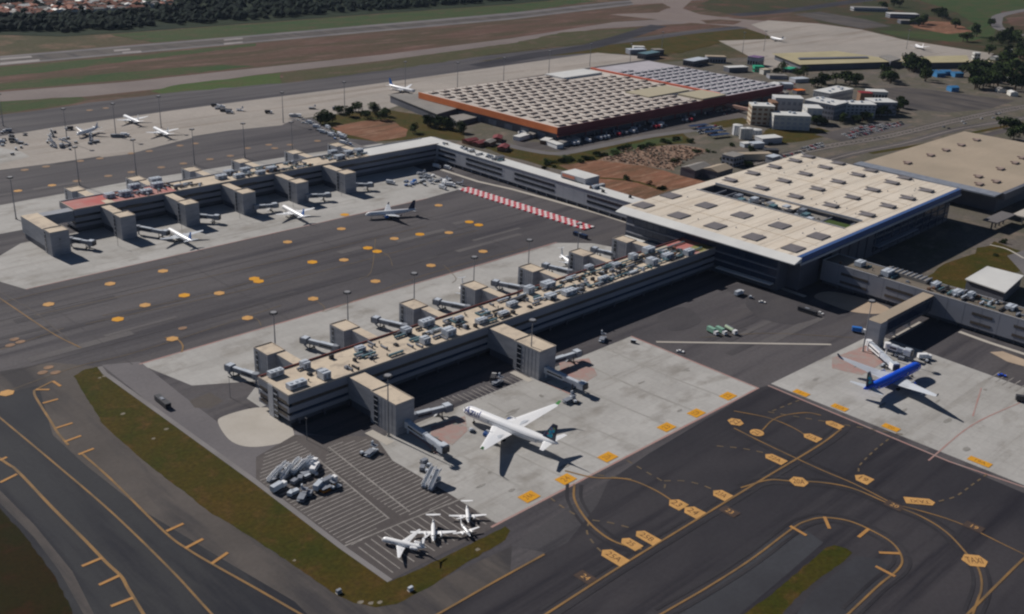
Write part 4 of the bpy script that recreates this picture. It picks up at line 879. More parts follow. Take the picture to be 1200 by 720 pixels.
def airliner(name, label, L=58.8, span=60.3, R=2.82, body=white_m, wing=white_m, fin=navy_m, eng=navy_m, winglet=None, under=2, tt=False, wk=1.0, title=None, finart=True, er=1.5, nose_m=None, gear_z=None, cat='airliner', tailm=None):
    """nose at the origin, body towards -X, wheels on z=0"""
    t = thing(name, label, cat)
    s = L / 58.8; zc = R * 1.85 if gear_z is None else gear_z
    rs = [(0, -.28, .02, .02), (.006, -.26, .30, .28), (.018, -.2, .52, .5), (.04, -.1, .76, .74), (.07, -.02, .93, .92), (.1, 0, 1, 1), (.66, 0, 1, 1), (.76, .1, .92, .9), (.86, .3, .7, .68), (.94, .5, .42, .42), (.985, .62, .2, .22), (1, .66, .08, .1)]
    fz = loft([(-a * L, zc + b * R, c * R, d * R) for a, b, c, d in rs], 22)
    fo = fz.obj('fuselage', body, t, smooth=True)
    # cockpit glass, window line, doors
    g = MB()
    for sy in (-1, 1):
        for k in range(3):
            x = -L * (.017 + .0075 * k); a = .33 + k * .33
            g.add([(x + .0, sy * R * a * .62, zc + R * .30), (x - L * .009, sy * R * (a * .78 + .06), zc + R * .34), (x - L * .012, sy * R * (a * .62 + .04), zc + R * .56), (x - L * .004, sy * R * a * .5, zc + R * .50)], [(0, 1, 2, 3)])
    g.obj('cockpit_window', glass, fo)
    wn = MB(); x = -L * .12
    while x > -L * .84:
        for sy in (-1, 1): wn.box(x, sy * R * .965, zc + R * .22, x - .28, sy * R * 1.005, zc + R * .36)
        x -= max(.9, .55 / s)
    wn.obj('cabin_windows', glass, fo, kind='stuff')
    for dx in (.10, .30 if L > 45 else .45, .80):
        for sy in (-1, 1): MB().box(-dx * L, sy * R * .95, zc - R * .25, -dx * L - .9, sy * R * 1.012, zc + R * .42).obj('door', wing_m, fo)
    # wings
    h = span / 2; xr = -.33 * L; wz = zc - R * .55
    sw = .50 * h
    w1 = surf([(R * .3, xr, .235 * L, wz, .11), (h * .34, xr - sw * .36, .15 * L, wz + h * .03, .1), (h * .95, xr - sw * .98, .055 * L, wz + h * .15, .1), (h * .985, xr - sw * 1.04, .036 * L, wz + h * .16, .1)])
    wl = w1.obj('wing', wing, t); wr = mirror(w1).obj('wing', wing, t)
    if winglet:
        for sy, par in ((1, wl), (-1, wr)):
            m = MB(); a = (xr - sw * 1.04, sy * h * .985, wz + h * .16); c = .036 * L
            m.add([a, (a[0] - c, a[1], a[2]), (a[0] - c * 1.5, a[1] + sy * .9 * s, a[2] + 2.2 * s), (a[0] - c * .9, a[1] + sy * .9 * s, a[2] + 2.2 * s),
                   (a[0], a[1] + sy * .25, a[2]), (a[0] - c, a[1] + sy * .25, a[2]), (a[0] - c * 1.5, a[1] + sy * 1.05 * s, a[2] + 2.2 * s), (a[0] - c * .9, a[1] + sy * 1.05 * s, a[2] + 2.2 * s)],
                  [(0, 1, 2, 3), (7, 6, 5, 4), (0, 3, 7, 4), (1, 5, 6, 2), (3, 2, 6, 7)]); m.obj('winglet', winglet, par)
    for sy, par in ((1, wl), (-1, wr)):
        m = MB()
        for k in (.3, .5, .68): m.tube((xr - sw * k - .08 * L + L * .02 * k, sy * h * k, wz + h * k * .1 - .4 * s), (xr - sw * k - .13 * L + L * .05 * k, sy * h * k, wz + h * k * .1 - .35 * s), .3 * s, .12 * s, 6)
        m.obj('flap_fairing', wing, par)
        f_ = surf([(R * 1.1, xr - .145 * L, .045 * L, wz + .38 * s, .03), (h * .62, xr - sw * .62 - .06 * L, .025 * L, wz + h * .067 + .2 * s, .03)])
        (f_ if sy == 1 else mirror(f_)).obj('flap', wing_m, par)
    # tail
    tz = zc + R * .4
    fin_h = (17.4 * s - tz) if not tt else (.25 * L)
    fm = surf([(zc + R * .6, -.80 * L, .17 * L, 0, .08), (zc + R * .9, -.835 * L, .135 * L, 0, .08), (tz + fin_h, -.935 * L, .05 * L, 0, .08)], True)
    fi = fm.obj('tail_fin', fin, t)
    if finart:
        rr = random.Random(5); m = MB()
        for k in range(26):
            u = rr.uniform(.2, .72); vv = rr.uniform(.15, .85); zz = zc + R * .9 + (tz + fin_h - zc - R * .9) * u; lx = -.835 * L + (-.1 * L) * u; ch = (.135 - .085 * u) * L
            x = lx - ch * (.2 + .55 * vv); q = .55 * s
            for sy in (-1, 1): m.box(x - q, sy * .03 * ch, zz - q, x + q, sy * (.058 * ch), zz + q, [0, 0, 0, 1, 2, 3][k % 6])
        m.obj('fin_emblem', [cyan_m, green_m, red_m, midblue_m], fi)
    hz = tz + fin_h - .3 if tt else zc + R * .45
    hx = -.925 * L if tt else -.865 * L
    hs = surf([(.1 if tt else R * .3, hx, .085 * L * (.7 if tt else 1), hz, .09), (span * .165, hx - .07 * L, .035 * L, hz + .35 * s, .09)])
    hs.obj('tailplane', wing, t); mirror(hs).obj('tailplane', wing, t)
    # engines
    if under:
        for sy in (-1, 1):
            ey = sy * h * .31; ex = xr - sw * .33 + .055 * L; ez = wz - er * .75
            ez = max(ez, er + .7)
            e = loft([(ex, ez, er * .86, er * .86), (ex - .35 * er, ez, er, er), (ex - 2.2 * er, ez, er * .98, er * .98), (ex - 3.4 * er, ez, er * .7, er * .7)], 16)
            for i in range(len(e.v)): e.v[i] = (e.v[i][0], e.v[i][1] + ey, e.v[i][2])
            eo = e.obj('engine', eng, t, smooth=False)
            MB().tube((ex + .02, ey, ez), (ex + .05, ey, ez), er * .74, n=16).obj('fan', metal_d, eo)
            MB().tube((ex - 3.3 * er, ey, ez), (ex - 4.3 * er, ey, ez), er * .42, er * .2, n=12).obj('exhaust_cone', metal_g, eo)
            MB().box(ex - .8 * er, ey - .18, ez + er * .8, ex - 3.3 * er, ey + .18, wz + h * .05).obj('pylon', wing, eo)
    else:
        for sy in (-1, 1):
            ex = -.70 * L; ey = sy * R * 1.75; ez = zc + R * .5
            e = loft([(ex, ez, er * .86, er * .86), (ex - .5 * er, ez, er, er), (ex - 3.4 * er, ez, er * .9, er * .9), (ex - 4.6 * er, ez, er * .6, er * .6)], 14)
            for i in range(len(e.v)): e.v[i] = (e.v[i][0], e.v[i][1] + ey, e.v[i][2])
            eo = e.obj('engine', eng, t)
            MB().tube((ex + .02, ey, ez), (ex + .05, ey, ez), er * .74, n=14).obj('fan', metal_d, eo)
            MB().box(ex - er, sy * R * .8, ez - .12, ex - 3.4 * er, ey, ez + .12).obj('pylon', wing, eo)
    # landing gear
    def gear(x, y, top, r, n):
        m = MB(); m.tube((x, y, r), (x, y, top), .16 * max(s, .5), n=8)
        g_ = m.obj('landing_gear', metal_g, t)
        for k in range(n):
            for q in (-.32, .32):
                dx = (k - (n - 1) / 2) * r * 2.2; y_ = y + q * max(s, .6) * 1.4; MB().tube((x + dx, y_ - .18, r), (x + dx, y_ + .18, r), r, n=12).obj('wheel', black_m, g_)
    r = max(.28, .62 * s)
    gear(-.115 * L, 0, zc - R * .9, r * .8, 1); gear(-.49 * L, R * 1.5, wz, r, 2 if L > 50 else 1); gear(-.49 * L, -R * 1.5, wz, r, 2 if L > 50 else 1)
    if title:
        txt, hgt, x0_, m_ = title
        for sy in (-1, 1):
            me = text_mesh(txt, hgt); bm = bmesh.new(); bm.from_mesh(me); bmesh.ops.triangulate(bm, faces=bm.faces)
            for _ in range(2): bmesh.ops.subdivide_edges(bm, edges=[e for e in bm.edges if e.calc_length() > .5], cuts=1); bmesh.ops.triangulate(bm, faces=bm.faces)
            for v_ in bm.verts:
                u, q = v_.co.x, v_.co.y; ang = .52 + q / R
                v_.co = Vector((-x0_ * L + (u * (1 if sy == 1 else 1)) * (-1 if sy == 1 else 1), sy * (R + .05) * math.cos(ang), zc + (R + .05) * math.sin(ang)))
            bm.to_mesh(me); bm.free(); me.materials.append(m_); link('airline_lettering', me, fo)
    return t
def nose_tail(n, tl, z):
    a, b = G(n[0], n[1], z), G(tl[0], tl[1], z); d = a - b
    return Vector((a.x, a.y, 0)), math.atan2(d.y, d.x), d.length
p, a, ln = nose_tail((543.5, 479), (650, 523), 5.8)
A1 = airliner('airliner', 'large white airliner with blue lettering and a navy tail, facing the near pier', L=58.5, eng=mat('engine_blue', (.015, .06, .2), None, rough=.3), winglet=green_m, gear_z=6.0, title=('Azul', 5.6, .13, mat('title_blue', (.02, .05, .26), None, rough=.4)))
A1.location = p; A1.rotation_euler = (0, 0, a)
p, a, ln = nose_tail((1078, 428), (1012, 460), 5.6)
A2 = airliner('airliner', 'bright blue airliner with pale wings parked nose-in at the right-hand bridge', L=58.5, body=blue_m, wing=wing_m, winglet=navy_m, eng=blue_m, gear_z=6.0)
A2.location = p; A2.rotation_euler = (0, 0, a)
def small_jet(nose, tail, label, **k):
    p, a, ln = nose_tail(nose, tail, 3.6)
    kw = dict(L=k.pop('L', 38), span=k.pop('span', 34), R=1.9, er=1.0, finart=False, gear_z=3.9); kw.update(k)
    o = airliner('airliner', label, **kw); o.location = p; o.rotation_euler = (0, 0, a); return o
small_jet((197, 269), (233, 289), 'small white airliner at the second gate tower of the far pier', fin=midblue_m, wing=wing_m)
small_jet((331, 242), (362, 259), 'white airliner parked at the fourth gate tower of the far pier', fin=midblue_m, wing=white_m, eng=white_m)
small_jet((428, 252), (488, 247), 'white and pale blue airliner with a dark tail taxiing between the piers', L=42, fin=navy_m, eng=midblue_m, wing=wing_m, winglet=navy_m)
small_jet((145, 136), (172, 148), 'white airliner on the remote apron, the farther of two side by side', fin=white_m, L=40)
small_jet((180, 150), (206, 163), 'white airliner on the remote apron, the nearer of two side by side', fin=wing_m, L=40)
small_jet((90, 158), (116, 150), 'small pale airliner among ground vehicles on the far left apron', fin=white_m, L=33, wing=wing_m)
small_jet((486, 107.5), (452, 100), 'white airliner with a tall blue tail beside the grey hangar', fin=midblue_m, L=47, span=44, R=2.3)
small_jet((1073, 53), (1088, 60), 'white airliner parked behind the long yellowish hangars', fin=white_m, L=40)
small_jet((903, 44), (920, 48), 'white airliner on the far tan apron beyond the warehouse', fin=navy_m, L=36, wing=wing_m)
small_jet((564, 343), (536, 321), 'airliner mostly hidden behind the near pier, its pale tail above a gate tower', fin=midblue_m, L=34, under=2, tt=True, wing=wing_m) if False else None
for nose, tail, lab in (((556, 349), (538, 331), 'regional jet with a grey T-tail hidden by the fourth gate tower of the near pier'), ((676, 311), (655, 297), 'regional jet with a dark T-tail hidden by the sixth gate tower of the near pier')):
    small_jet(nose, tail, lab, L=24, span=17, R=1.5, tt=True, under=0, fin=metal_g, gear_z=2.6, wing=wing_m, eng=white_m, er=.8)
def biz(nose, tail, label, L, span, R=1.15):
    p, a, ln = nose_tail(nose, tail, 2.0)
    o = airliner('business_jet', label, L=L, span=span, R=R, er=.68, finart=False, gear_z=2.05, under=0, tt=True, fin=white_m, eng=white_m, cat='business jet'); o.location = p; o.rotation_euler = (0, 0, a); return o
biz((447.5, 631.5), (499, 644), 'white business jet with a T-tail at the corner of the striped parking area', 19.5, 21.5, 1.2)
def turboprop(nose, tail, label, L, span, R=.9):
    t = thing('turboprop', label, 'small aeroplane'); zc = 2.0
    p, a, ln = nose_tail(nose, tail, 2.0); t.location = p; t.rotation_euler = (0, 0, a)
    fo = loft([(0, zc - .2, .05, .05), (-.05 * L, zc - .1, R * .55, R * .5), (-.14 * L, zc, R * .9, R * .85), (-.2 * L, zc, R, R), (-.6 * L, zc, R, R), (-.8 * L, zc + .15, R * .6, R * .6), (-.97 * L, zc + .35, R * .15, R * .2)], 16).obj('fuselage', white_m, t, smooth=True)
    MB().box(-.145 * L, -R * .7, zc + R * .45, -.175 * L, R * .7, zc + R * .9).obj('cockpit_window', glass, fo)
    m = MB()
    for k in range(7):
        for sy in (-1, 1): m.box(-L * (.26 + .05 * k), sy * R * .95, zc + .15, -L * (.26 + .05 * k) - .4, sy * R * 1.01, zc + .55)
    m.obj('cabin_windows', glass, fo, kind='stuff')
    h = span / 2; w_ = surf([(R * .3, -.33 * L, .16 * L, zc - .5, .13), (h * .4, -.34 * L, .14 * L, zc - .3, .12), (h, -.37 * L, .075 * L, zc + .1, .1)])
    wl = w_.obj('wing', white_m, t); wr = mirror(w_).obj('wing', white_m, t)
    for sy in (-1, 1):
        ey = sy * h * .34; e = loft([(-.2 * L, zc - .15, .2, .2), (-.22 * L, zc - .15, .42, .42), (-.34 * L, zc - .2, .5, .5), (-.47 * L, zc - .25, .15, .2)], 10)
        e.v = [(x, y + ey, z) for x, y, z in e.v]; eo = e.obj('engine', white_m, t)
        pr = MB()
        for k in range(4): an = k * math.pi / 2 + .4; pr.beam((-.197 * L, ey, zc - .15), (-.197 * L, ey + 1.25 * math.cos(an), zc - .15 + 1.25 * math.sin(an)), .2, .06)
        pr.obj('propeller', metal_d, eo)
        MB().tube((-.33 * L, ey, 0), (-.33 * L, ey, zc - .5), .12, n=8).obj('landing_gear', metal_d, t)
    MB().tube((-.09 * L, 0, 0), (-.09 * L, 0, zc - .5), .1, n=8).obj('landing_gear', metal_d, t)
    surf([(zc + R * .3, -.8 * L, .18 * L, 0, .08), (zc + 2.9, -.91 * L, .1 * L, 0, .08)], True).obj('tail_fin', white_m, t)
    hs = surf([(.05, -.9 * L, .09 * L, zc + 2.85, .09), (h * .32, -.925 * L, .055 * L, zc + 2.9, .09)]); hs.obj('tailplane', white_m, t); mirror(hs).obj('tailplane', white_m, t)
    return t
turboprop((508, 634), (507.5, 604), 'white twin turboprop with wide straight wings between the jet and its neighbours', 15.5, 19, 1.0)
turboprop((549, 612), (547, 594), 'white twin turboprop farthest out at the concrete edge', 12.5, 16, .9)
turboprop((551, 628), (540, 614), 'small white turboprop tucked behind the wing of a larger one', 10, 12, .75)

# ================================================================== JET BRIDGES
def jet_bridge(start, cab, label, z0=5.2, z1=4.6, m=metal_g, group=None):
    a = G(start[0], start[1], z0); b = G(cab[0], cab[1], z1)
    t = thing('jet_bridge', label, 'jet bridge', (a.x, a.y, 0), wc=True, group=group)
    d = (b - a); n = d.normalized(); L = d.length
    MB().tube((a.x, a.y, 3.6), (a.x, a.y, 7), 1.9, n=12).tube((a.x, a.y, 0), (a.x, a.y, 3.6), .5, n=10).obj('rotunda', m, t)
    mid = a + d * .52
    t1 = MB().beam(a + n * 1.2, mid, 3.0, 2.9).obj('tunnel', m, t); t2 = MB().beam(mid - n * 1.5, b - n * 1.5, 2.5, 2.5).obj('tunnel', metal_w if m != metal_g else metal_g, t)
    MB().beam(a + n * 1.6 + Vector((0, 0, 1.48)), mid - n * .2 + Vector((0, 0, 1.48)), 2.4, .16).obj('roof_strip', metal_w, t1)
    MB().beam(mid + Vector((0, 0, 1.28)), b - n * 2 + Vector((0, 0, 1.28)), 2.0, .16).obj('roof_strip', metal_w, t2)
    sd_ = n.cross(Vector((0, 0, 1))).normalized()
    for s in (-1, 1):
        MB().beam(a + n * 2 + sd_ * 1.52 * s, mid - n * .5 + sd_ * 1.52 * s, .06, 1.0).obj('side_window', glass, t1)
    c = MB(); an = math.atan2(d.y, d.x); c.obox((b.x, b.y), 4.2, 4.4, 3.4, an, b.z - 1.6); cabo = c.obj('cab', m, t)
    c = MB(); e = b + n * 2.4; c.obox((e.x, e.y), .8, 3.8, 3.2, an, b.z - 1.5); c.obj('canopy_bellows', metal_d, cabo)
    c = MB(); c.obox((b.x, b.y), 3.6, 3.8, .3, an, b.z + 1.8); c.obj('cab_roof', metal_w, cabo)
    k = a + d * .8; mb = MB()
    for s in (-1, 1): q = k + sd_ * 1.7 * s; mb.tube((q.x, q.y, .6), (q.x, q.y, k.z - .6), .28, n=8)
    mb.beam(k + sd_ * 2.2 + Vector((0, 0, .9 - k.z)), k - sd_ * 2.2 + Vector((0, 0, .9 - k.z)), .7, .5); lf = mb.obj('lift_column', metal_d, t)
    for s in (-1, 1):
        q = k + sd_ * 2.2 * s; MB().tube((q.x - sd_.x * .3, q.y - sd_.y * .3, .6), (q.x + sd_.x * .3, q.y + sd_.y * .3, .6), .6, n=12).obj('wheel', black_m, lf)
    q = b - sd_ * 2.6 - n * 1.0; st = MB(); st.beam((q.x, q.y, b.z - 1.4), (q.x - n.x * 5, q.y - n.y * 5, .1), 1.0, .25); st.obj('service_stair', metal_g, t)
    return t
jet_bridge((484, 488), (524, 478), 'upper of two grey jet bridges at the front left gate tower')
jet_bridge((478, 497), (519, 525), 'lower of two grey jet bridges at the front left gate tower, reaching right', m=metal_w)
jet_bridge((646, 424), (676, 414.5), 'upper of two grey jet bridges at the tower behind the white airliner')
jet_bridge((640, 433), (682, 452), 'lower of two grey jet bridges at the tower behind the white airliner', m=metal_w)
jet_bridge((1018, 402), (1048, 429), 'white jet bridge reaching down to the nose of the blue airliner', m=white_m)
jet_bridge((1040, 405), (1064, 413), 'second white jet bridge beside the dark link bridge on the right', m=white_m)
gb = 'jet bridges along the back of the near pier'
ordn = ['first', 'second', 'third', 'fourth', 'fifth', 'sixth', 'seventh']
for i, (s_, c_) in enumerate((((300, 441), (270, 431)), ((394, 408), (358, 399)), ((474, 383), (441, 375)), ((548, 361), (513, 354)), ((612, 338), (581, 332)), ((668, 319), (640, 312)), ((722, 299), (697, 293)))):
    jet_bridge(s_, c_, f'grey jet bridge behind the near pier, {ordn[i]} from its left end', group=gb)
gb = 'jet bridges at the front of the far pier'
for i, (s_, c_) in enumerate((((83, 281), (107, 285)), ((162, 267), (194, 273)), ((232, 253), (254, 255)), ((300, 243), (322, 241)), ((300, 243 - 3), (330, 240)), ((417, 217), (434, 217)))):
    if i == 4: continue
    jet_bridge(s_, c_, f'short grey jet bridge at the {ordn[i] if i < 4 else "last"} gate tower of the far pier', group=gb)
jet_bridge((360, 230), (384, 229), 'short grey jet bridge at the fifth gate tower of the far pier', group=gb)

# ================================================================== LIGHT MASTS
def mast_proto(h=33):
    t = thing('floodlight_mast', '', 'light mast')
    MB().tube((0, 0, 0), (0, 0, h), .48, .22, n=10).obj('pole', galv, t); MB().tube((0, 0, 0), (0, 0, 1.2), .8, .7, n=10).obj('base', kerb_c, t)
    hd = MB().tube((0, 0, h - .3), (0, 0, h + .1), 1.7, 1.7, n=12).obj('lamp_ring', galv, t)
    for k in range(8):
        a = k * math.pi / 4; MB().obox((1.9 * math.cos(a), 1.9 * math.sin(a)), .8, .9, .7, a, h - .9).obj('floodlight', metal_d, hd)
    return t
mp = mast_proto(); usedm = False
def top_mast(px, py, h=33): g = G(px, py, h); return (g.x, g.y, 0)
ML = [((621, 439), 0, 'tall light mast against the gate tower behind the white airliner'), ((455, 511), 0, 'tall light mast in front of the gate tower nearest the striped parking area'),
      ((320.5, 366), 1, 'light mast rising behind the leftmost gate tower of the near pier'), ((407, 342), 1, 'light mast rising behind the second gate tower of the near pier'), ((485.5, 320), 1, 'light mast rising behind the third gate tower of the near pier'), ((556, 301), 1, 'light mast rising behind the fourth gate tower of the near pier'), ((620.6, 281), 1, 'light mast rising behind the fifth gate tower of the near pier'), ((679, 262), 1, 'light mast rising behind the sixth gate tower of the near pier'),
      ((19, 257), 0, 'leftmost light mast, standing left of the far pier'), ((93, 217), 0, 'light mast behind the red roof of the far pier'), ((160, 207), 0, 'light mast behind the far pier, second from its left end'), ((228, 193), 0, 'light mast behind the far pier, third from its left end'), ((287, 185), 0, 'light mast behind the far pier, fourth from its left end'), ((343, 183), 0, 'light mast behind the far pier, fifth from its left end'),
      ((79, 167), 0, 'light mast on the remote apron beside the cluster of ground vehicles'), ((136, 160), 0, 'light mast on the remote apron left of two parked airliners'), ((189, 150), 0, 'light mast on the remote apron between two parked airliners'), ((332, 144), 0, 'light mast at the near edge of the remote apron'), ((404, 130), 0, 'light mast by the green plot left of the grey hangar'), ((475, 103), 0, 'light mast behind the airliner with the blue tail'),
      ((536, 104), 0, 'light mast behind the left corner of the warehouse'), ((590, 97), 0, 'second light mast behind the warehouse from the left'), ((643, 88), 0, 'third light mast behind the warehouse from the left'), ((691, 78), 0, 'fourth light mast behind the warehouse from the left'), ((738, 78), 0, 'fifth light mast behind the warehouse from the left'), ((775, 62), 0, 'rightmost light mast behind the warehouse'),
      ((1010, 392), 2, 'light mast by the dark link bridge at the right-hand stand'), ((870, 62), 0, 'light mast at the left edge of the far tan apron'), ((895, 60), 0, 'light mast on the far tan apron, nearer its middle'), ((1062, 58), 0, 'light mast behind the yellowish hangars'), ((18 - 14, 148), 0, 'light mast on the remote apron at the left edge of the view')]
for (p_, how, lab) in ML:
    g = G(*p_) if how == 0 else (Vector(top_mast(*p_)) if how == 1 else G(1011, 412))
    place(mp, usedm, (g[0], g[1], 0), 0, lab, 'apron floodlight masts'); usedm = True
# short lamp poles by the far pier towers
lp = thing('lamp_pole', '', 'lamp post'); MB().tube((0, 0, 0), (0, 0, 12), .16, .1, n=6).obj('pole', galv, lp); MB().box(-.2, -.9, 11.8, .2, .9, 12.2).obj('lamp_head', metal_d, lp)
for i, (x_, y_) in enumerate(((240, 440), (245, 378), (262, 700), (300, 695), (352, 700), (401, 700), (450, 700), (499, 702))):
    place(lp, i > 0, (x_, y_, 0), 0, 'slim lamp pole beside the near end of a pier' if i < 2 else 'slim lamp pole beside a gate tower of the far pier', 'slim lamp poles by the near pier' if i < 2 else 'slim lamp poles by the far pier towers')

# ================================================================== VEHICLES AND GROUND EQUIPMENT
def wheels(par, xs, y, r, m=black_m):
    for x in xs:
        for s in (-1, 1): MB().tube((x, s * y - .12, r), (x, s * y + .12, r), r, n=10).obj('wheel', m, par)
def v_car(m):
    t = thing('parked_car', '', 'car'); MB().prism([(-2.2, -.88), (2.2, -.88), (2.2, .88), (-2.2, .88)], .35, .85).obj('body', m, t)
    c = MB(); c.add([(-1.5, -.8, .85), (1.1, -.8, .85), (1.1, .8, .85), (-1.5, .8, .85), (-1.1, -.65, 1.45), (.4, -.65, 1.45), (.4, .65, 1.45), (-1.1, .65, 1.45)], [(0, 1, 5, 4), (1, 2, 6, 5), (2, 3, 7, 6), (3, 0, 4, 7)], 0)
    c.add([(-1.1, -.65, 1.45), (.4, -.65, 1.45), (.4, .65, 1.45), (-1.1, .65, 1.45)], [(0, 1, 2, 3)], 1); c.obj('cabin', [glass, m], t)
    w_ = MB()
    for x in (-1.4, 1.4):
        for s in (-1, 1): w_.tube((x, s * .85 - .1, .32), (x, s * .85 + .1, .32), .32, n=8)
    w_.obj('wheels', black_m, t); return t
def v_bus(m, top=None):
    t = thing('apron_bus', '', 'bus'); b = MB().box(-6.5, -1.5, .45, 6.5, 1.5, 3.1, 0, 1).obj('body', [m, top or m], t)
    for s in (-1, 1):
        for k in range(6): MB().box(-6 + k * 2, s * 1.5, 1.5, -4.3 + k * 2, s * 1.54, 2.6).obj('window', glass, b)
    MB().box(6.5, -1.3, 1.3, 6.54, 1.3, 2.7).obj('windscreen', glass, b); MB().box(-2, -.8, 3.1, 1, .8, 3.4).obj('roof_unit', metal_g, b); wheels(t, (-4, 4), 1.35, .5); return t
def v_truck(m, cab):
    t = thing('service_truck', '', 'truck'); MB().box(-4.2, -1.25, 1.0, 1.6, 1.25, 3.6).obj('cargo_box', m, t)
    c = MB().box(1.8, -1.2, .6, 3.9, 1.2, 2.8).obj('cab', cab, t); MB().box(3.9, -1.05, 1.7, 3.95, 1.05, 2.6).obj('windscreen', glass, c)
    MB().box(-4.2, -.5, .6, 3.4, .5, .99).obj('chassis', metal_d, t); wheels(t, (-3, -1.9, 2.7), 1.1, .5); return t
def v_tank(m):
    t = thing('fuel_truck', '', 'fuel truck'); tk = MB().tube((-5.5, 0, 2.2), (1.6, 0, 2.2), 1.15, n=14).obj('tank', m, t)
    MB().box(-5, -.3, 3.3, 1, .3, 3.55).obj('walkway', metal_g, tk); c = MB().box(2, -1.2, .6, 4.2, 1.2, 2.9).obj('cab', white_m, t); MB().box(4.2, -1, 1.7, 4.25, 1, 2.6).obj('windscreen', glass, c)
    MB().box(-5.4, -.6, .6, 4, .6, 1.1).obj('chassis', metal_d, t); wheels(t, (-4.6, -3.4, 3), 1.1, .5); return t
def v_tug(m):
    t = thing('baggage_tug', '', 'tug'); MB().box(-1.5, -.8, .4, 1.5, .8, 1.1).obj('body', m, t); MB().box(-1.2, -.7, 1.1, .2, .7, 2.0).obj('cab', metal_w, t); wheels(t, (-1, 1), .75, .4); return t
def v_cart(m):
    t = thing('baggage_cart', '', 'baggage cart'); MB().box(-1.6, -.8, .5, 1.6, .8, .65).obj('deck', metal_d, t); MB().box(-1.5, -.75, .65, 1.5, .75, 1.5).obj('load', m, t); MB().box(-1.6, -.8, 2.0, 1.6, .8, 2.1).obj('roof', metal_w, t)
    for x in (-1.5, 1.5):
        for s in (-.7, .7): MB().tube((x, s, .65), (x, s, 2.0), .05, n=5).obj('post', metal_g, t)
    wheels(t, (-1.1, 1.1), .7, .25); return t
def v_stairs(m):
    t = thing('passenger_stairs', '', 'mobile stairs'); MB().box(-5, -1.2, .5, 3.4, 1.2, 1.1).obj('chassis', metal_g, t); c = MB().box(3.4, -1.1, .5, 5.2, 1.1, 2.4).obj('cab', metal_w, t); MB().box(5.2, -1, 1.4, 5.25, 1, 2.2).obj('windscreen', glass, c)
    MB().beam((-4.8, 0, 1.2), (3.6, 0, 5.6), 1.9, .5).obj('flight', m, t)
    for s in (-1, 1): MB().beam((-4.8, s * 1.05, 2.1), (3.6, s * 1.05, 6.5), .1, 1.1).obj('side_panel', white_m, t)
    MB().box(3.4, -1.1, 5.5, 5.6, 1.1, 5.7).obj('platform', m, t); MB().box(3.6, -1.1, 5.7, 5.6, -1.0, 6.9).box(3.6, 1.0, 5.7, 5.6, 1.1, 6.9).obj('railing', white_m, t); MB().tube((2.6, 0, 1.1), (2.6, 0, 5), .3, n=8).obj('lift_column', metal_d, t); wheels(t, (-3.6, 2.8), 1.05, .5); t['stairs'] = 1; return t
def v_loader(m):
    t = thing('cargo_loader', '', 'cargo loader'); MB().box(-4, -1.6, .5, 4, 1.6, 1.0).obj('chassis', m, t); MB().box(-4, -1.5, 1.9, 1.2, 1.5, 2.2).obj('platform', metal_g, t); MB().box(1.6, -1.5, 3.0, 4, 1.5, 3.3).obj('bridge_platform', metal_g, t)
    for x in (-3, 0.5):
        MB().beam((x, -1.2, 1), (x + 2, -1.2, 1.9), .2, .2).beam((x, 1.2, 1), (x + 2, 1.2, 1.9), .2, .2).obj('scissor_lift', metal_d, t)
    MB().box(2.4, 1.0, 3.3, 3.8, 1.6, 5.0).obj('cab', metal_w, t); wheels(t, (-3, 3), 1.4, .45); return t
def v_dolly(m):
    t = thing('container_dolly', '', 'dolly'); MB().box(-2, -1.2, .4, 2, 1.2, .6).obj('deck', metal_d, t); MB().prism([(-1.6, -1.1), (1.6, -1.1), (1.6, 1.1), (-1.6, 1.1)], .6, 2.2).obj('container', m, t); wheels(t, (-1.4, 1.4), 1.0, .25); return t
P_ = {}
CNAME = {'white_paint': 'white', 'painted_metal': 'pale blue-grey', 'grey_metal': 'grey', 'dark_metal': 'black', 'wing_grey': 'light grey', 'navy_paint': 'navy', 'sky_blue_paint': 'blue', 'red_paint': 'red', 'orange_paint': 'orange', 'blue_paint': 'bright blue'}
def veh(kind, m, px, py, ang, label, group=None, z=0):
    key = (kind, m.name); new = key not in P_
    if new:
        P_[key] = {'car': v_car, 'bus': v_bus, 'tank': v_tank, 'tug': v_tug, 'cart': v_cart, 'stairs': v_stairs, 'loader': v_loader, 'dolly': v_dolly, 'truck': lambda q: v_truck(q, white_m)}[kind](m)
    g = G(px, py) if not isinstance(px, tuple) else Vector((px[0], px[1], 0))
    if group:
        cn = CNAME.get(m.name, 'pale'); kn = {'bus': 'bus', 'tank': 'fuel truck', 'tug': 'tug', 'cart': 'baggage cart', 'stairs': 'mobile stairs', 'loader': 'cargo loader', 'dolly': 'container dolly', 'truck': 'truck', 'car': 'car'}[kind]
        cut = min([label.find(w) for w in (' in ', ' on ', ' parked', ' standing', ' packed', ' among', ' by ', ' backed', ' along', ' driving', ' below', ' near', ' right of', ' crowded') if label.find(w) > 0] or [0])
        label = cn + ' ' + kn + label[cut:]
    return place(P_[key], not new, (g.x, g.y, z), ang, label, group)
veh('bus', metal_d, 191, 474, R_(-92), 'black bus with a dark roof on the service road by the long grass strip')
veh('bus', metal_d, 946, 367, R_(-88), 'dark bus on the apron between the terminal hall and the right-hand stand')
veh('car', white_m, 961, 368, R_(-88), 'white car just right of the dark bus')
veh('bus', navy_m, 680, 278, R_(-90), 'dark bus left of the terminal hall, near the end of the red and white barriers')
veh('car', white_m, 797, 413, R_(-60), 'lone white car at the edge of the middle concrete stand')
for (px, py, l) in ((835, 391, 'left of three green and white fuel trucks above the white line'), (845, 391, 'middle of three green and white fuel trucks above the white line')): veh('truck', mat('mint', (.2, .36, .28), None), px, py, R_(-100), l)
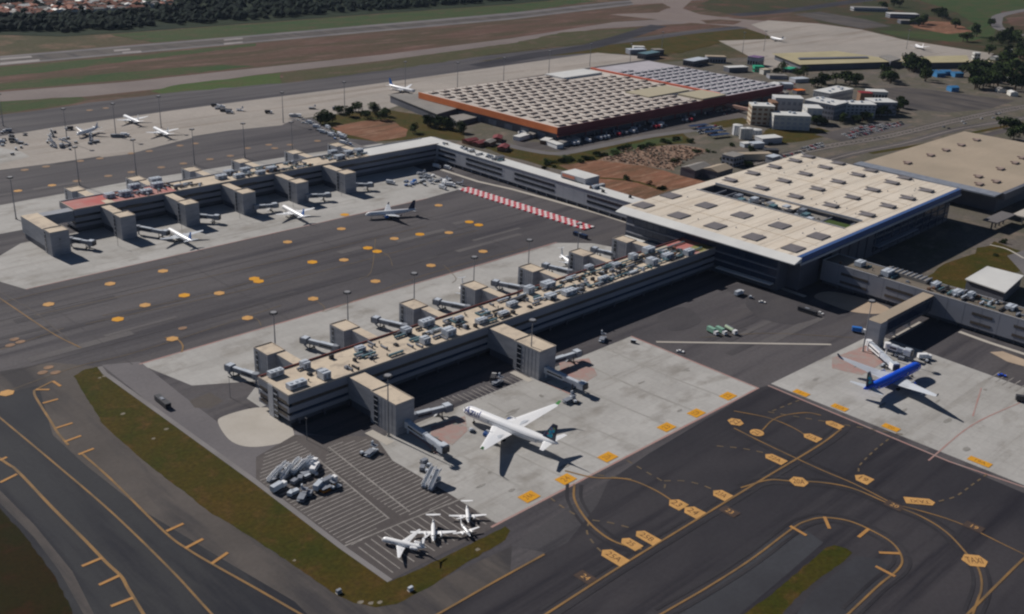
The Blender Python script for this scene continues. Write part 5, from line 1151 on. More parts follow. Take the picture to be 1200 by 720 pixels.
veh('tank', mat('pale_green', (.36, .45, .33), None), 857, 390, R_(-105), 'long pale green fuel truck, right of three above the white line')
veh('truck', metal_w, 866, 346, 0, 'pale service truck on the apron below the terminal hall'); veh('tug', metal_g, 880, 350, R_(-60), 'small grey tug behind the pale service truck'); veh('car', white_m, 893, 355, R_(-60), 'white car near the tug on the apron below the terminal hall')
veh('loader', metal_w, 435, 532, R_(20), 'white cargo loader near the left stand at the pier foot'); veh('tug', metal_d, 425, 533, 0, 'dark tug left of the white cargo loader')
veh('loader', metal_g, 583, 450, R_(10), 'grey cargo loader in the pier shade above the white airliner nose'); veh('truck', metal_d, 578, 446, R_(40), 'dark service truck beside the grey loader in the shade')
veh('stairs', metal_w, 502, 567, R_(22), 'left of two pale mobile stairs standing side by side at the bay edge'); veh('stairs', metal_w, 509, 570, R_(26), 'right of two pale mobile stairs standing side by side at the bay edge')
for i, (px, py, k, m) in enumerate(((497, 543, 'dolly', metal_g), (503, 547, 'tug', metal_g), (495, 551, 'dolly', metal_g), (500, 554, 'tug', metal_d))): veh(k, m, px, py, R_(20 * i), 'grey ground-handling unit standing by the lower front jet bridge', 'ground units below the front left jet bridges')
for i, (px, py, k, m) in enumerate(((667, 471, 'loader', metal_g), (675, 473, 'tug', metal_d), (671, 469, 'cart', metal_w))): veh(k, m, px, py, R_(-30 * i), 'ground-handling unit right of the white airliner wing tip', 'ground units by the white airliner wing tip')
veh('loader', metal_w, 706, 399, R_(30), 'pale loader at the far corner of the middle concrete stand'); veh('cart', metal_d, 742, 402, R_(-60), 'dark cart lying across the top corner of the middle concrete stand')
veh('tug', metal_g, 553, 506, R_(-20), 'grey tug by the nose wheel of the white airliner')
veh('truck', white_m, 1083, 421, R_(-40), 'white service truck at the nose of the blue airliner'); veh('tug', metal_d, 1086, 425, 0, 'dark tug beside the truck at the nose of the blue airliner')
veh('truck', midblue_m, 1006, 390, R_(-60), 'blue truck left of the dark link bridge'); veh('car', blue_m, 1174, 441, R_(-60), 'blue car on the dark bays below the grey wing'); veh('truck', metal_d, 1199, 471, R_(-60), 'dark truck cut by the right edge of the view')
for i, (px, py) in enumerate(((1040, 423), (1049, 418), (1056, 422), (1034, 430))): veh('tug' if i % 2 else 'dolly', metal_g, px, py, R_(50 * i), 'grey unit crowded around the white jet bridges', 'units around the white jet bridges')
# cluster at the striped area
rc = random.Random(11)
for i, (px, py, an) in enumerate(((322, 562, 20), (329, 557, 22), (336, 560, 22), (344, 552, 20), (351, 554, 18), (358, 550, 20))): veh('stairs', metal_w, px, py, R_(an - 12 + rc.uniform(-10, 10)), f'{ordn[i]} from the left of six pale mobile stairs by the grass strip').scale = (.8, .8, .8)
for i, (px, py, k, m) in enumerate(((327, 574, 'truck', metal_w), (366, 547, 'truck', white_m), (369, 552, 'truck', white_m), (352, 563, 'dolly', metal_g), (360, 561, 'cart', metal_g), (345, 567, 'dolly', metal_g), (362, 556, 'loader', metal_g), (371, 558, 'tug', metal_d))):
    veh(k, m, px, py, R_(rc.uniform(0, 60)), 'ground vehicle packed against the row of pale mobile stairs', 'vehicles behind the row of mobile stairs')
for i, (px, py, k, m) in enumerate(((341, 581, 'dolly', metal_w), (346, 579, 'dolly', metal_w), (355, 584, 'loader', metal_g), (363, 581, 'dolly', metal_g), (375, 572, 'truck', metal_w), (380, 573, 'cart', metal_g), (386, 567, 'truck', metal_g), (385, 574, 'loader', orange_m), (391, 574, 'tug', metal_d), (397, 572, 'tug', metal_g))):
    veh(k, m, px, py, R_(rc.uniform(0, 40)), 'loader or dolly in the second row of parked equipment on the striped bays' if k in ('dolly', 'loader') else 'small vehicle in the second row of parked equipment on the striped bays', 'second row of parked equipment on the striped bays')
# cluster at the head of the barriers
for i in range(26):
    px = rc.uniform(493, 540); py = 210 + (px - 493) * .22 + rc.uniform(-6, 7); k = rc.choice(['truck', 'cart', 'cart', 'dolly', 'tug', 'loader', 'car']); m = rc.choice([white_m, white_m, metal_w, metal_g, metal_d, wing_m])
    veh(k, m, px, py, R_(rc.uniform(-120, 0)), 'white or grey ground vehicle parked at the head of the red and white barriers', 'ground vehicles parked in the corner of the two buildings')
veh('truck', white_m, 512, 197, R_(-80), 'white truck in the shaded corner under the connector'); veh('truck', metal_w, 525, 199, R_(-80), 'pale truck just outside the shaded corner under the connector')
for i in range(8):
    px = rc.uniform(474, 488); veh(rc.choice(['tug', 'cart', 'dolly']), rc.choice([midblue_m, metal_w]), px, rc.uniform(211, 219), R_(rc.uniform(-90, 0)), 'blue or pale ground unit near the corner of the far stands', 'blue and pale units at the corner of the far stands')
veh('truck', metal_w, 458, 216, R_(-60), 'pale truck by the last gate tower of the far pier')
# ground equipment strewn on the remote apron, left
for i in range(32):
    px = rc.uniform(0, 118); py = 168 + rc.gauss(0, 9) - px * .02; k = rc.choice(['truck', 'cart', 'dolly', 'tug', 'loader', 'car', 'stairs']); m = rc.choice([metal_w, metal_g, metal_g, metal_d, metal_d, metal_d])
    veh(k, m, px, py, R_(rc.uniform(0, 180)), 'ground vehicle or trolley on the remote apron at the far left', 'ground vehicles strewn over the remote apron')
for i, (px, py) in enumerate(((252, 125), (256, 128), (260, 127), (265, 131), (269, 133), (281, 130), (315, 133), (138, 161), (147, 160), (366, 128), (394, 129), (346, 137), (16, 166))):
    veh(['truck', 'loader', 'truck', 'bus'][i % 4], [metal_d, metal_g, white_m][i % 3], px, py, R_(-40), 'dark vehicle standing alone or in a short row on the remote apron', 'vehicles on the right part of the remote apron')
# cars and carts along the road beside the far pier head
for i in range(34):
    u = i / 33; px = 345 + u * 70 + rc.uniform(-6, 6); py = 138 + u * 33 + rc.uniform(-3, 3)
    veh(rc.choice(['car', 'truck', 'cart', 'car']), rc.choice([white_m, metal_w, metal_d, midblue_m, wing_m]), px, py, R_(-75 + rc.uniform(-20, 20)), 'vehicle parked along the angled road behind the head of the far pier', 'vehicles along the angled road behind the far pier')
# red and white barrier blocks
bmr = MB().prism([(-1.5, -1.1), (1.5, -1.1), (1.5, 1.1), (-1.5, 1.1)], 0, .9); b1 = bmr.mesh('barrier', red_m); b2 = bmr.mesh('barrier', barrier_w)
A_, B_ = G(544, 222), G(689, 268)
nb = 46
for i in range(nb):
    for r in range(4):
        q = A_ + (B_ - A_) * (i / (nb - 1)); o = link('safety_barrier', b1 if (i + r) % 2 else b2); o.location = (q.x - 4.5 + r * 3.1, q.y, 0); o.rotation_euler = (0, 0, R_(1)); o.scale = (1, 1.15, 1)
        tag(o, ('red' if (i + r) % 2 else 'white') + ' block in the long chequered band of barriers left of the connector', 'barrier', ('red' if (i + r) % 2 else 'white') + ' barrier blocks in the chequered band')
# car parks and traffic
cols = [white_m, white_m, metal_w, metal_g, metal_d, navy_m, red_m, wing_m]
def lot(poly, n, ang, label, group, big=0):
    k = 0; c = [G(*p).xy for p in poly]; lo = [min(p[i] for p in c) for i in (0, 1)]; hi = [max(p[i] for p in c) for i in (0, 1)]; tries = 0
    while k < n and tries < 5000:
        tries += 1; x = lo[0] + round(rc.uniform(0, hi[0] - lo[0]) / 3) * 3; y = lo[1] + round(rc.uniform(0, hi[1] - lo[1]) / 7) * 7
        if not inpoly((x, y), c) or (x, y) in SEEN: continue
        SEEN.add((x, y)); veh('truck' if rc.random() < big else 'car', rc.choice(cols), (x, y), 0, ang, label, group); k += 1
SEEN = set()
lot([(985, 158), (1010, 148), (1055, 143), (1065, 147), (1040, 154), (1000, 164)], 95, R_(90), 'car in the dense car park right of the blue-grey offices', 'cars in the car park by the offices')
lot([(905, 188), (935, 176), (960, 166), (968, 170), (940, 182), (915, 192)], 46, R_(90), 'car parked in the rows just behind the terminal hall', 'cars parked behind the terminal hall')
lot([(812, 150), (842, 146), (850, 152), (846, 160), (820, 158)], 34, R_(0), 'car among the dark carport roofs left of the white tanks', 'cars among the carports')
lot([(832, 131), (860, 125), (882, 130), (850, 136)], 22, R_(0), 'car parked under the pale walkway right of the warehouse', 'cars parked right of the warehouse')
lot([(660, 165), (700, 158), (740, 150), (800, 138), (830, 131), (835, 134), (790, 148), (720, 162), (670, 172)], 44, R_(80), 'vehicle standing in the lorry yard along the warehouse', 'vehicles in the lorry yard', .8)
lot([(600, 150), (640, 157), (640, 165), (602, 160)], 14, R_(80), 'vehicle parked by the orange end of the warehouse', 'vehicles by the orange end of the warehouse', .5)
lot([(1020, 350), (1020, 351), (1021, 351)], 0, 0, '', '')
lot([(1100, 148), (1200, 126), (1200, 131), (1110, 152)], 8, R_(-15), 'car driving on the dual carriageway at the right', 'cars on the dual carriageway')
lot([(905, 100), (930, 96), (935, 108), (908, 112)], 16, R_(90), 'car in the yard between the warehouse and the hangars', 'cars in the yard by the hangars')
for i in range(13):
    g = G(672 + i * 12.6, 155 - i * 2.5); veh('truck', [metal_w, midblue_m, white_m, navy_m][i % 4], (g.x, g.y + 4), 0, R_(90), 'lorry backed against the long dark side of the warehouse', 'lorries backed against the warehouse')

# ================================================================== BACKGROUND BUILDINGS
def bld(kind, label, cat, px, py, w_, d_, h, ang, wall, roof, rows=0, cols=0, win=glass, group=None, gable=False, ov=.4, units=0):
    """a building whose base centre is seen at (px, py)"""
    g = G(px, py); t = thing(kind, label, cat, (g.x, g.y, 0), R_(ang), group)
    MB().box(-w_ / 2, -d_ / 2, 0, w_ / 2, d_ / 2, h).obj('wall', wall, t)
    if gable:
        r = MB(); a, b = w_ / 2 + ov, d_ / 2 + ov; rh = min(w_, d_) * .16
        r.add([(-a, -b, h), (a, -b, h), (a, b, h), (-a, b, h), (-a, 0, h + rh), (a, 0, h + rh)], [(0, 1, 5, 4), (2, 3, 4, 5), (0, 4, 3), (1, 2, 5), (3, 2, 1, 0)]); ro = r.obj('roof', roof, t)
    else:
        ro = MB().box(-w_ / 2 - ov, -d_ / 2 - ov, h + .003, w_ / 2 + ov, d_ / 2 + ov, h + .5).obj('roof', roof, t)
    for k in range(units):
        x = rc.uniform(-w_ * .35, w_ * .35); y = rc.uniform(-d_ * .35, d_ * .35); MB().box(x - 1.5, y - 1.2, h + .5, x + 1.5, y + 1.2, h + 2.2).obj('roof_unit', metal_w, ro)
    for r_i in range(rows):
        z0_ = 1.2 + r_i * (h - 1) / rows; z1_ = z0_ + (h - 1) / rows * .5
        for side in (-1, 1):
            n = cols or max(2, int(w_ / 4)); s = w_ / n
            wm = MB()
            me = MB().box(.2 * s, 0, z0_, .8 * s, side * .12, z1_).mesh('window', win)
            for k in range(n): o = link('window', me, t); o.location = (-w_ / 2 + k * s, side * d_ / 2, 0)
            n = max(2, int(d_ / 4)); s = d_ / n
            me = MB().box(0, .2 * s, z0_, side * .12, .8 * s, z1_).mesh('window', win)
            for k in range(n): o = link('window', me, t); o.location = (side * w_ / 2, -d_ / 2 + k * s, 0)
    return t
def bld_poly(kind, label, cat, pts, h, wall, roof, eave=.95, stripe=None):
    """a building from its roof corners seen at height h"""
    P = [G(p[0], p[1], h).xy for p in pts]; c = sum(P, Vector((0, 0))) / len(P); t = thing(kind, label, cat, (c.x, c.y, 0), wc=True)
    MB().prism([tuple(c + (p - c) * eave) for p in P], 0, h - .5).obj('wall', wall, t); ro = MB().prism([tuple(p) for p in P], h - .497, h + .1).obj('roof', roof, t)
    if stripe: MB().prism([tuple(G(*q, h + .5).xy) for q in stripe], h + .1, h + 1.6).obj('ridge_monitor', clad_dark, ro)
    return t
bld_poly('cargo_hangar', 'long grey-roofed hangar left of the orange end of the warehouse', 'hangar', [(455, 111), (495, 110), (547, 124), (512, 134)], 9, clad_dark, roof_grey)
bld_poly('storage_shed', 'low brown shed between the grey hangar and the warehouse corner', 'shed', [(527, 136), (571, 129), (574, 134), (535, 143)], 5, clad_dark, roof_grey)
bld_poly('aircraft_hangar', 'long yellowish hangar, the left and larger of two by the tan apron', 'hangar', [(905, 63), (980, 60), (1062, 72), (938, 76)], 9, clad_dark, roof_yellow, stripe=[(935, 68.5), (1016, 67), (1018, 68.5), (937, 70.2)])
bld_poly('aircraft_hangar', 'yellowish hangar, the right and smaller of two behind the dark trees', 'hangar', [(1056, 67), (1133, 65), (1137, 73), (1060, 74)], 9, clad_dark, roof_yellow)
bld_poly('aircraft_hangar', 'small grey hangar roof in the gap between the two yellowish ones', 'hangar', [(1030, 66), (1042, 64), (1056, 69), (1044, 72)], 11, clad_dark, roof_grey)
bld('hotel_block', 'tall beige block with a rounded pale corner left of the offices', 'office block', 890, 145, 26, 20, 22, -45, beige_w, roof_white, 4, 4, brown_w, units=2)
bld('hotel_block', 'narrow brown stair block wedged beside the beige one', 'stair block', 903, 143, 7, 20, 24, -45, brown_w, brown_w)
bld('office_block', 'broad white-grey block with a long roof in front of the beige one', 'office block', 924, 150, 42, 22, 16, -45, pale_w, roof_white, 3, 6, clad_light, units=3)
bld('office_block', 'pale cube block right of the broad white-grey one', 'office block', 950, 143, 18, 22, 18, -45, pale_w, roof_white, 3, 3, clad_light)
bld('office_block', 'light-roofed block rising behind the broad white-grey one', 'office block', 921, 131, 34, 20, 18, -45, clad_light, roof_white, 2, 5, clad)
bld('office_block', 'blue-grey office wing with its wall in shade', 'office block', 966, 136, 34, 40, 18, 2, clad, roof_white, 3, 0, clad_dark, units=5)
bld('office_block', 'office wing with ribbon windows in the middle of the row', 'office block', 1001, 136, 42, 22, 16, -40, clad_light, roof_white, 4, 8, clad_dark, units=4)
bld('office_block', 'office wing at the right end of the row beside dark trees', 'office block', 1030, 133, 30, 26, 16, -35, clad, roof_white, 3, 4, clad_dark, units=2)
bld('office_block', 'low pale wing behind the office row', 'office block', 975, 118, 60, 24, 14, 0, pale_w, roof_white, 2, 0, clad, units=5)
bld('roof_pavilion', 'small dark red-roofed pavilion between the office wings', 'pavilion', 1011, 126, 15, 14, 19, -45, brown_w, mat('dark_red_roof', (.22, .03, .04), None))
bld('office_block', 'pale-roofed block at the back right of the offices', 'office block', 1025, 121, 24, 18, 16, -45, pale_w, roof_white, 2)
for i, (px, py, r, h, m, l) in enumerate(((863.5, 158, 5.5, 11, white_m, 'white cylindrical tank, leftmost beside the small plant'), (870, 163, 4, 12, pale_w, 'slim ribbed silo between the tanks'), (876.5, 163, 4.5, 12, pale_w, 'ribbed silo right of the white tank'), (886, 158, 6, 6, white_m, 'squat white tank behind the silos'))):
    t = thing('storage_tank', l, 'tank', tuple(G(px, py))); MB().tube((0, 0, 0), (0, 0, h), r, n=20).obj('shell', m, t); MB().tube((0, 0, h), (0, 0, h + .9), r, .6, n=20).obj('tank_roof', roof_white, t)
    for k in range(10): a = k * .63; MB().box(-.12, -.12, 0, .12, .12, h).obj('rib', metal_g, t).location = (r * math.cos(a), r * math.sin(a), 0)
bld('low_store', 'low white-roofed store right of the tanks', 'shed', 900, 167, 26, 14, 6, -20, clad_light, roof_white)
bld('low_store', 'small white shed in front of the silos', 'shed', 874, 172, 10, 8, 4, -20, metal_w, roof_white); bld('low_store', 'blue-grey shed in front of the low white store', 'shed', 886, 173, 14, 9, 5, -20, clad_light, metal_w)
for i, (px, py) in enumerate(((818, 150), (827, 153), (836, 157), (843, 161))):
    g = G(px, py); t = thing('carport', ['leftmost', 'second', 'third', 'rightmost'][i] + ' of four dark blue carport roofs left of the tanks', 'carport', (g.x, g.y, 0), R_(-12)); MB().box(-13, -3.5, 3, 13, 3.5, 3.3).obj('roof', navy_m, t)
    for k in range(4): MB().box(-12 + k * 8, -.15, 0, -11.7 + k * 8, .15, 3).obj('post', metal_g, t)
mb = MB(); a, b = G(824, 117, 6), G(884, 130, 6); mb.beam(a, b, 5, 3.2, 0)
for k in range(6): q = a + (b - a) * (k + .5) / 6; mb.tube((q.x, q.y, 0), (q.x, q.y, 4.4), .5, n=8)
tag(mb.obj('covered_walkway', mat('walkway_pink', (.34, .22, .18), None)), 'raised pinkish walkway from the warehouse towards the beige block', 'walkway')
bld('workshop', 'grey corrugated workshop behind the terminal roof', 'shed', 815, 205, 28, 16, 8, 2, clad_dark, roof_grey, gable=True); bld('workshop', 'tan-roofed workshop right of the grey corrugated one', 'shed', 840, 207, 26, 17, 8, 2, clad_dark, roof_tan, gable=True)
bld('workshop', 'blue-grey cube building behind the workshops', 'building', 858, 193, 18, 14, 10, 0, clad, roof_grey, 2); bld('workshop', 'long narrow tan-roofed shed beside the cube building', 'shed', 876, 187, 48, 8, 6, -30, beige_w, roof_tan)
bld('small_store', 'small black shed behind the far corner of the terminal hall', 'shed', 903, 181, 14, 8, 5, -40, metal_d, metal_d)
bld('small_store', 'pale plant box at the back edge of the terminal hall', 'shed', 905, 190, 14, 8, 6, 0, clad_light, metal_w)
for i, (px, py, w_, d_, h, wl, rf, l) in enumerate(((745, 63, 30, 14, 7, clad, metal_w, 'pale shed behind the upper edge of the warehouse'), (760, 68, 40, 16, 8, clad_dark, teal, 'teal-roofed shed behind the upper edge of the warehouse'), (748, 60, 18, 12, 7, pale_w, roof_white, 'small white-roofed shed beyond the warehouse'), (770, 64, 16, 14, 8, clad_dark, roof_grey, 'small grey shed right of the teal-roofed one'),
      (815, 76, 44, 18, 8, clad_dark, metal_w, 'long grey shed past the lilac end of the warehouse'), (838, 73, 30, 14, 9, clad, roof_tan, 'tan-roofed shed past the warehouse'), (862, 84, 34, 14, 7, clad_dark, roof_white, 'bright-roofed shed right of the warehouse end'), (885, 76, 20, 18, 12, clad_light, mat('purple_roof', (.16, .1, .2), None), 'purple-topped block at the edge of the tan apron'),
      (888, 84, 14, 12, 8, green_roof2, green_roof2, 'green block below the purple-topped one'), (896, 87, 12, 10, 7, pale_w, beige_w, 'cream block right of the green one'), (925, 84, 24, 12, 5, clad_dark, green_roof2, 'green-roofed shed at the left foot of the hangars'), (910, 92, 26, 16, 5, clad, roof_grey, 'grey shed in the yard below the hangars'), (936, 96, 24, 14, 5, clad_light, metal_w, 'pale blue shed below the left hangar'),
      (905, 104, 34, 14, 6, clad_dark, roof_white, 'white-roofed shed near the right end of the warehouse'), (920, 103, 18, 14, 6, clad_light, metal_w, 'pale shed beside the white-roofed one'), (936, 110, 14, 9, 5, clad_dark, mat('bright_orange_roof', (.6, .16, .04), None), 'orange-roofed hut behind the offices'), (912, 114, 26, 16, 6, clad, roof_grey, 'grey shed behind the tall beige block'))):
    bld('service_shed', l, 'shed', px, py, w_, d_, h, [-20, 5, -40][i % 3], wl, rf, 1 if h > 7 else 0)
for i, (px, py, l) in enumerate(((1092, 88, 'leftmost blue-roofed hut below the small hangar'), (1100, 90, 'second blue-roofed hut below the small hangar'), (1107, 88, 'third blue-roofed hut below the small hangar'), (1121, 90, 'blue-roofed hut close to the large dark trees'), (1116, 107, 'lone small blue-roofed hut by the car park'))): bld('hut', l, 'hut', px, py, 15 if i < 4 else 12, 12, 6, -30, blue_roof, blue_roof, gable=True)
bld('apron_office', 'white-roofed pavilion building on the far meadow', 'building', 1057, 21, 66, 24, 9, -40, clad, roof_white, 2); bld('apron_office', 'long grey building at the far left of the meadow', 'building', 1018, 13, 80, 22, 8, -40, clad_light, roof_grey, 1); bld('apron_office', 'dark building below the white-roofed pavilion building', 'building', 1065, 28, 44, 18, 7, -40, clad_dark, roof_grey)
bld('gatehouse', 'cream building by the dark trees at the right end of the hangars', 'building', 1150, 78, 30, 16, 8, -40, beige_w, roof_yellow, 1); bld('gatehouse', 'white block between the right hangar and the trees', 'building', 1143, 70, 10, 10, 11, -45, pale_w, roof_white, 2); bld('gatehouse', 'small cream house among the trees at the right edge', 'house', 1190, 79, 24, 14, 6, -30, beige_w, roof_yellow)
for i, (px, py, w_) in enumerate(((1175, 95, 16), (1190, 100, 12), (1165, 70, 12), (1182, 62, 14), (1158, 86, 10), (1150, 96, 9), (1186, 112, 14), (1172, 108, 10))): bld('small_house', ['white house among dark trees, lower middle of the group', 'white house among dark trees near the right edge', 'pale house among trees above the cream buildings', 'pale house under the large round trees', 'narrow pale house beside the tallest trees', 'tiny white shed in front of the tallest trees', 'white house by the road at the right edge', 'pale house between car park and trees'][i], 'house', px, py, w_, 10, 5, -30 + i * 12, pale_w, [roof_white, roof_grey, roof_white][i % 3], gable=True)
for i, (px, py) in enumerate(((551, 168), (562, 171), (573, 170), (590, 176), (583, 165))): bld('shack', ['dark maroon-roofed shack behind the connector, leftmost', 'maroon-roofed shack second behind the connector', 'maroon-roofed shack third behind the connector', 'grey-roofed shack near the meadow', 'small shack by the bend of the service road'][i], 'shack', px, py, 15, 9, 4, 10 * i, brown_w, [wh_maroon, wh_maroon, roof_grey][i % 3], gable=True)
for i, (px, py, w_, l) in enumerate(((650, 172, 18, 'white site cabin by the lorry yard bend'), (661, 170, 16, 'grey site cabin by the lorry yard bend'), (640, 168, 14, 'brown site cabin at the left of the lorry yard'), (672, 166, 14, 'pale site cabin at the middle of the lorry yard'), (612, 163, 22, 'grey-roofed cabin under the orange end of the warehouse'), (625, 160, 20, 'dark-roofed cabin under the orange end of the warehouse'), (640, 158, 16, 'pale cabin at the near corner of the warehouse'))): bld('site_cabin', l, 'cabin', px, py, w_, 8, 4, [80, 10, 20][i % 3], [white_m, metal_g, brown_w, pale_w][i % 4], [roof_white, roof_grey][i % 2])
# rubble and stores on the earth plot
rr = random.Random(21)
mb = MB()
pl = [G(*p).xy for p in ((705, 187), (732, 174), (800, 171), (832, 178), (802, 190), (790, 200), (752, 194))]
lo = [min(p[i] for p in pl) for i in (0, 1)]; hi = [max(p[i] for p in pl) for i in (0, 1)]; k = 0
while k < 700:
    x, y = rr.uniform(lo[0], hi[0]), rr.uniform(lo[1], hi[1])
    if not inpoly((x, y), pl): continue
    s = rr.uniform(.4, 2.2); mb.obox((x, y), s, s * rr.uniform(.4, 1), s * rr.uniform(.3, .9), rr.uniform(0, 3), 0, rr.choice([0, 1, 2])); k += 1
mb.obj('rubble_heap', [MATS['rubble'], MATS['rubble'], urban_m], kind='stuff')

# ================================================================== VEGETATION
def crown_mesh(seed, m, r=4.5, n=420, flat=.8):
    q = random.Random(seed); mb = MB()
    cl = [(q.uniform(-.62, .62) * r, q.uniform(-.62, .62) * r, q.uniform(.1, 1.0) * r * flat, q.uniform(.32, .55) * r) for _ in range(9)]
    for i in range(n):
        cx, cy, cz, cr = cl[i % 9]; d = Vector((q.gauss(0, 1), q.gauss(0, 1), q.gauss(0, 1))).normalized() * cr * q.uniform(.75, 1.08)
        p = Vector((cx, cy, cz)) + Vector((d.x, d.y, d.z * .8)); u = Vector((q.gauss(0, 1), q.gauss(0, 1), q.gauss(0, 1))).normalized(); w2 = u.orthogonal().normalized(); s = q.uniform(.35, .75)
        mb.add([p + u * s, p + w2 * s * .8, p - u * s, p - w2 * s * .8], [(0, 1, 2, 3)], 0 if q.random() < .6 else 1)
    return mb.mesh('crown', m)
crowns = [crown_mesh(k, [leaf_a, leaf_b] if k < 4 else [leaf_b, leaf_a], flat=(.8, 1.1, .7, 1.3, .8, 1.0)[k]) for k in range(6)]
tk = MB(); tk.tube((0, 0, 0), (.15, .1, 3.4), .38, .24, n=8); 
for a in (0, 2.1, 4.2): tk.tube((.12, .08, 2.6), (1.8 * math.cos(a), 1.8 * math.sin(a), 5.4), .2, .08, n=6)
trunk_me = tk.mesh('trunk', bark)
def tree(px, py, s, label, group, k=None, kind='tree', xy=None):
    g = G(px, py) if xy is None else Vector((xy[0], xy[1], 0)); t = thing(kind, label, 'tree' if kind == 'tree' else 'bush', (g.x, g.y, 0), rr.uniform(0, 6.28), group)
    label = ('large ' if s > SMED[0] else 'small ') + label
    t = t; t['label'] = label; t.scale = (s, s, s * rr.uniform(.85, 1.15)); k = rr.randrange(6) if k is None else k
    if kind == 'tree': link('trunk', trunk_me, t); c = link('crown', crowns[k], t); c.location = (0, 0, 3.4)
    else: c = link('foliage', crowns[k], t); c.location = (0, 0, -.6)
    return t
SMED = [1.0]
def grove(pts, spread, s0, s1, label, group, kind='tree', k=None):
    SMED[0] = (s0 + s1) / 2
    for px, py, n in pts:
        for i in range(n): tree(px + rr.gauss(0, spread), py + rr.gauss(0, spread * .35), rr.uniform(s0, s1), label, group, kind=kind, k=k)
grove([(1145, 103, 9), (1155, 95, 8), (1148, 85, 7), (1165, 102, 7), (1133, 92, 5), (1172, 88, 5), (1185, 95, 6), (1195, 85, 5), (1195, 105, 6), (1178, 75, 4)], 5, 1.5, 2.6, 'dark tree in the dense grove at the right end of the hangars', 'dark trees at the right end of the hangars', k=0)
grove([(1168, 50, 6), (1180, 46, 6), (1190, 52, 4), (1196, 70, 5), (1178, 70, 4)], 4, 1.5, 2.4, 'dark round tree by the curving road near the top right corner', 'dark trees by the curving road')
grove([(1070, 82, 9), (1080, 84, 8), (1062, 82, 5), (1088, 94, 3)], 4, 1.4, 2.2, 'dark tree standing in front of the smaller hangar', 'dark trees in front of the smaller hangar')
grove([(1132, 48, 3), (1143, 44, 2), (1116, 34, 2), (1100, 20, 5), (1107, 23, 4), (1082, 28, 4), (1075, 30, 3), (1155, 62, 2), (1095, 18, 3), (1035, 12, 3), (1050, 8, 3), (1160, 30, 3)], 3, 1.5, 2.4, 'tree scattered on the far meadow', 'trees scattered on the far meadow')
grove([(955, 102, 4), (963, 100, 4), (970, 98, 3), (940, 92, 3), (992, 96, 4), (1000, 100, 5), (1045, 98, 5), (1038, 94, 4), (912, 90, 3)], 3, 1.1, 2.0, 'dark tree in the yards between the offices and the hangars', 'trees between the offices and the hangars')
grove([(1048, 130, 4), (1056, 127, 4), (1043, 135, 3), (1030, 137, 4), (1012, 142, 4), (1000, 144, 3), (955, 147, 3), (965, 146, 3), (985, 143, 2)], 2.5, .9, 1.5, 'green tree at the foot of the office row', 'trees at the foot of the office row')
grove([(408, 136, 3), (416, 131, 3), (428, 138, 3), (437, 134, 3), (445, 140, 3), (455, 136, 2), (378, 146, 4), (385, 144, 3), (503, 147, 4), (512, 150, 4), (522, 151, 4), (530, 153, 3), (542, 156, 3), (484, 157, 2), (398, 134, 3)], 2.5, .8, 1.4, 'green tree around the red earth plot behind the far pier', 'trees around the red earth plot', k=5)
grove([(650, 190, 4), (663, 188, 5), (675, 188, 4), (690, 186, 4), (705, 183, 4), (720, 180, 4), (735, 177, 4), (750, 174, 4), (766, 170, 4), (780, 168, 3), (795, 165, 3), (640, 195, 3)], 4, .5, 1.0, 'bush in the green belt behind the connector', 'bushes in the green belt', kind='bush', k=4)
grove([(868, 192, 4), (876, 194, 3), (850, 186, 3), (905, 168, 2), (880, 178, 3), (862, 170, 2), (815, 180, 3), (830, 178, 2), (790, 190, 2), (760, 216, 1), (775, 222, 2), (735, 210, 2), (812, 168, 3)], 3, .5, .9, 'low bush among the workshops behind the terminal hall', 'bushes among the workshops', kind='bush')
grove([(1190, 152, 5), (1200, 156, 5), (1176, 150, 3), (1186, 160, 3)], 3, 1.0, 1.7, 'tree on the verge beyond the tan-roofed building', 'trees beyond the tan-roofed building')
grove([(1178, 285, 2), (1168, 300, 1)], 2, .4, .6, 'shrub on the small lawn by the pavilion', 'shrubs on the small lawn', kind='bush')
# wooded mass along the far side of the runway
fp = [G(p[0], p[1]).xy for p in ((-260, 58), (-120, 47), (0, 37), (75, 39), (150, 34), (300, 23), (420, 14), (600, 1), (660, -5), (900, -42), (700, -70), (100, -62), (-260, -30))]
lo = [min(p[i] for p in fp) for i in (0, 1)]; hi = [max(p[i] for p in fp) for i in (0, 1)]
mb = MB(); k = 0
clear = [G(p[0], p[1]).xy for p in ((-40, 10), (60, 2), (200, -2), (215, 6), (140, 17), (20, 21), (-40, 24))]
ico = [Vector(p).normalized() for p in ((0, 0, 1), (.9, 0, .45), (.28, .85, .45), (-.72, .53, .45), (-.72, -.53, .45), (.28, -.85, .45), (.72, .53, -.3), (-.28, .85, -.3), (-.9, 0, -.3), (-.28, -.85, -.3), (.72, -.53, -.3))]
fcs = [(0, 1, 2), (0, 2, 3), (0, 3, 4), (0, 4, 5), (0, 5, 1), (1, 6, 2), (2, 6, 7), (2, 7, 3), (3, 7, 8), (3, 8, 4), (4, 8, 9), (4, 9, 5), (5, 9, 10), (5, 10, 1), (1, 10, 6)]
while k < 16000:
    x, y = rr.uniform(lo[0], hi[0]), rr.uniform(lo[1], hi[1])
    if not inpoly((x, y), fp): continue
    if inpoly((x, y), clear) and rr.random() < .9: k += 1; continue
    s = rr.uniform(5, 10) * (1.4 if y > 2600 else 1); mb.add([(x + p.x * s * rr.uniform(.8, 1.2), y + p.y * s * rr.uniform(.8, 1.2), s * .5 + p.z * s * rr.uniform(.7, 1.1)) for p in ico], fcs); k += 1
mb.obj('woodland', forest_m, kind='stuff')
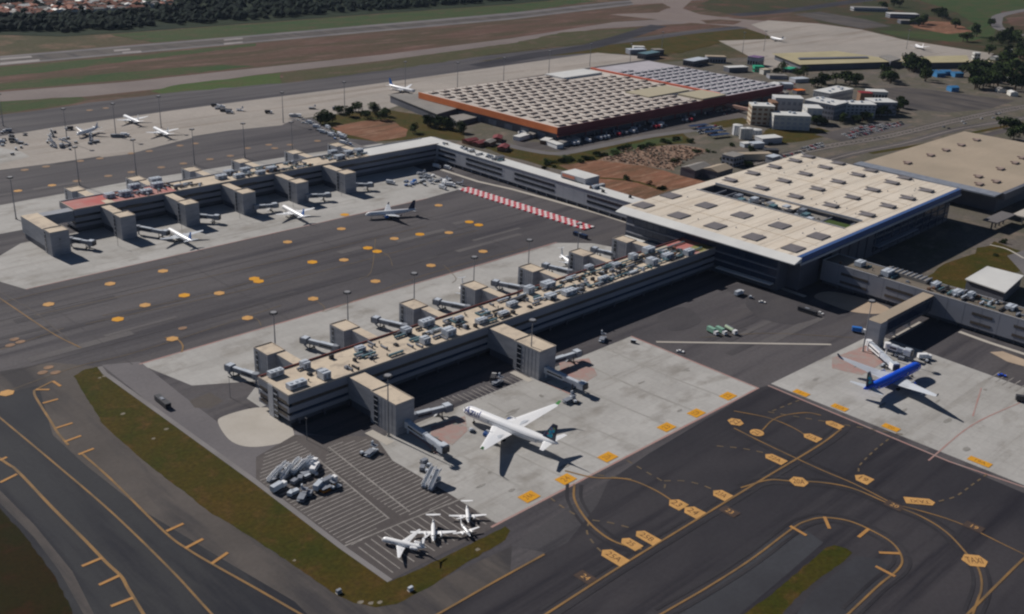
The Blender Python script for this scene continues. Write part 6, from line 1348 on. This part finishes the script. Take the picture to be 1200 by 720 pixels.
# houses of the settlement behind the runway
hm = []
for wl, rf in ((pale_w, tile_roof), (beige_w, tile_roof), (pale_w, roof_grey), (tile_roof, tile_roof), (pale_w, roof_white)):
    h = MB().box(-6, -4.5, 0, 6, 4.5, 4, 0); h.add([(-6.5, -5, 4), (6.5, -5, 4), (6.5, 5, 4), (-6.5, 5, 4), (-6.5, 0, 6), (6.5, 0, 6)], [(0, 1, 5, 4), (2, 3, 4, 5), (0, 4, 3), (1, 2, 5)], 1); hm.append(h.mesh('village_house', [wl, rf]))
rows_ = 0
while rows_ < 230:
    px, py = rr.uniform(-10, 200), rr.uniform(2, 19)
    if py < 14 - px * .09 - 6 or py > 20 - px * .05: continue
    g = G(px, py); i = rr.randrange(5); o = link('village_house', hm[i]); o.location = (g.x, g.y, 0); o.rotation_euler = (0, 0, rr.choice([0, 1.57, .4, 1.1])); o.scale = (rr.uniform(.8, 1.5),) * 3
    tag(o, ['red-tiled white house', 'red-tiled cream house', 'grey-roofed pale house', 'all-red house', 'white-roofed house'][i] + ' in the settlement beyond the runway', 'house', ['red-tiled white', 'red-tiled cream', 'grey-roofed', 'all-red', 'white-roofed'][i] + ' houses of the settlement'); rows_ += 1
# the edge-of-runway sign boards and small lights on the grass
for i, (px, py, l) in enumerate(((397, 695, 'small blue-grey cabinet at the lower edge of the long grass strip'), (481, 692, 'white marker box at the tip of the long grass strip'))):
    g = G(px, py); t = thing('cabinet', l, 'cabinet', (g.x, g.y, 0)); MB().box(-1, -.6, .2, 1, .6, 1.6).obj('case', [metal_g, metal_w][i], t); MB().box(-1.2, -.8, 0, 1.2, .8, .2).obj('plinth', kerb_c, t)

# ================================================================== THE AIR
hz = bpy.data.materials.new('haze_air'); hz.use_nodes = True; hn = hz.node_tree.nodes; hn.remove(hn['Principled BSDF'])
pv = hn.new('ShaderNodeVolumePrincipled'); pv.inputs['Color'].default_value = (.62, .76, 1.0, 1); pv.inputs['Density'].default_value = 0.000013; pv.inputs['Anisotropy'].default_value = 0.2
hz.node_tree.links.new(pv.outputs[0], hn['Material Output'].inputs['Volume'])
hb = MB().box(-9100, -6100, -1.4, 14100, 16100, 275); hb.f = hb.f; ho = hb.obj('haze', hz, kind='stuff')
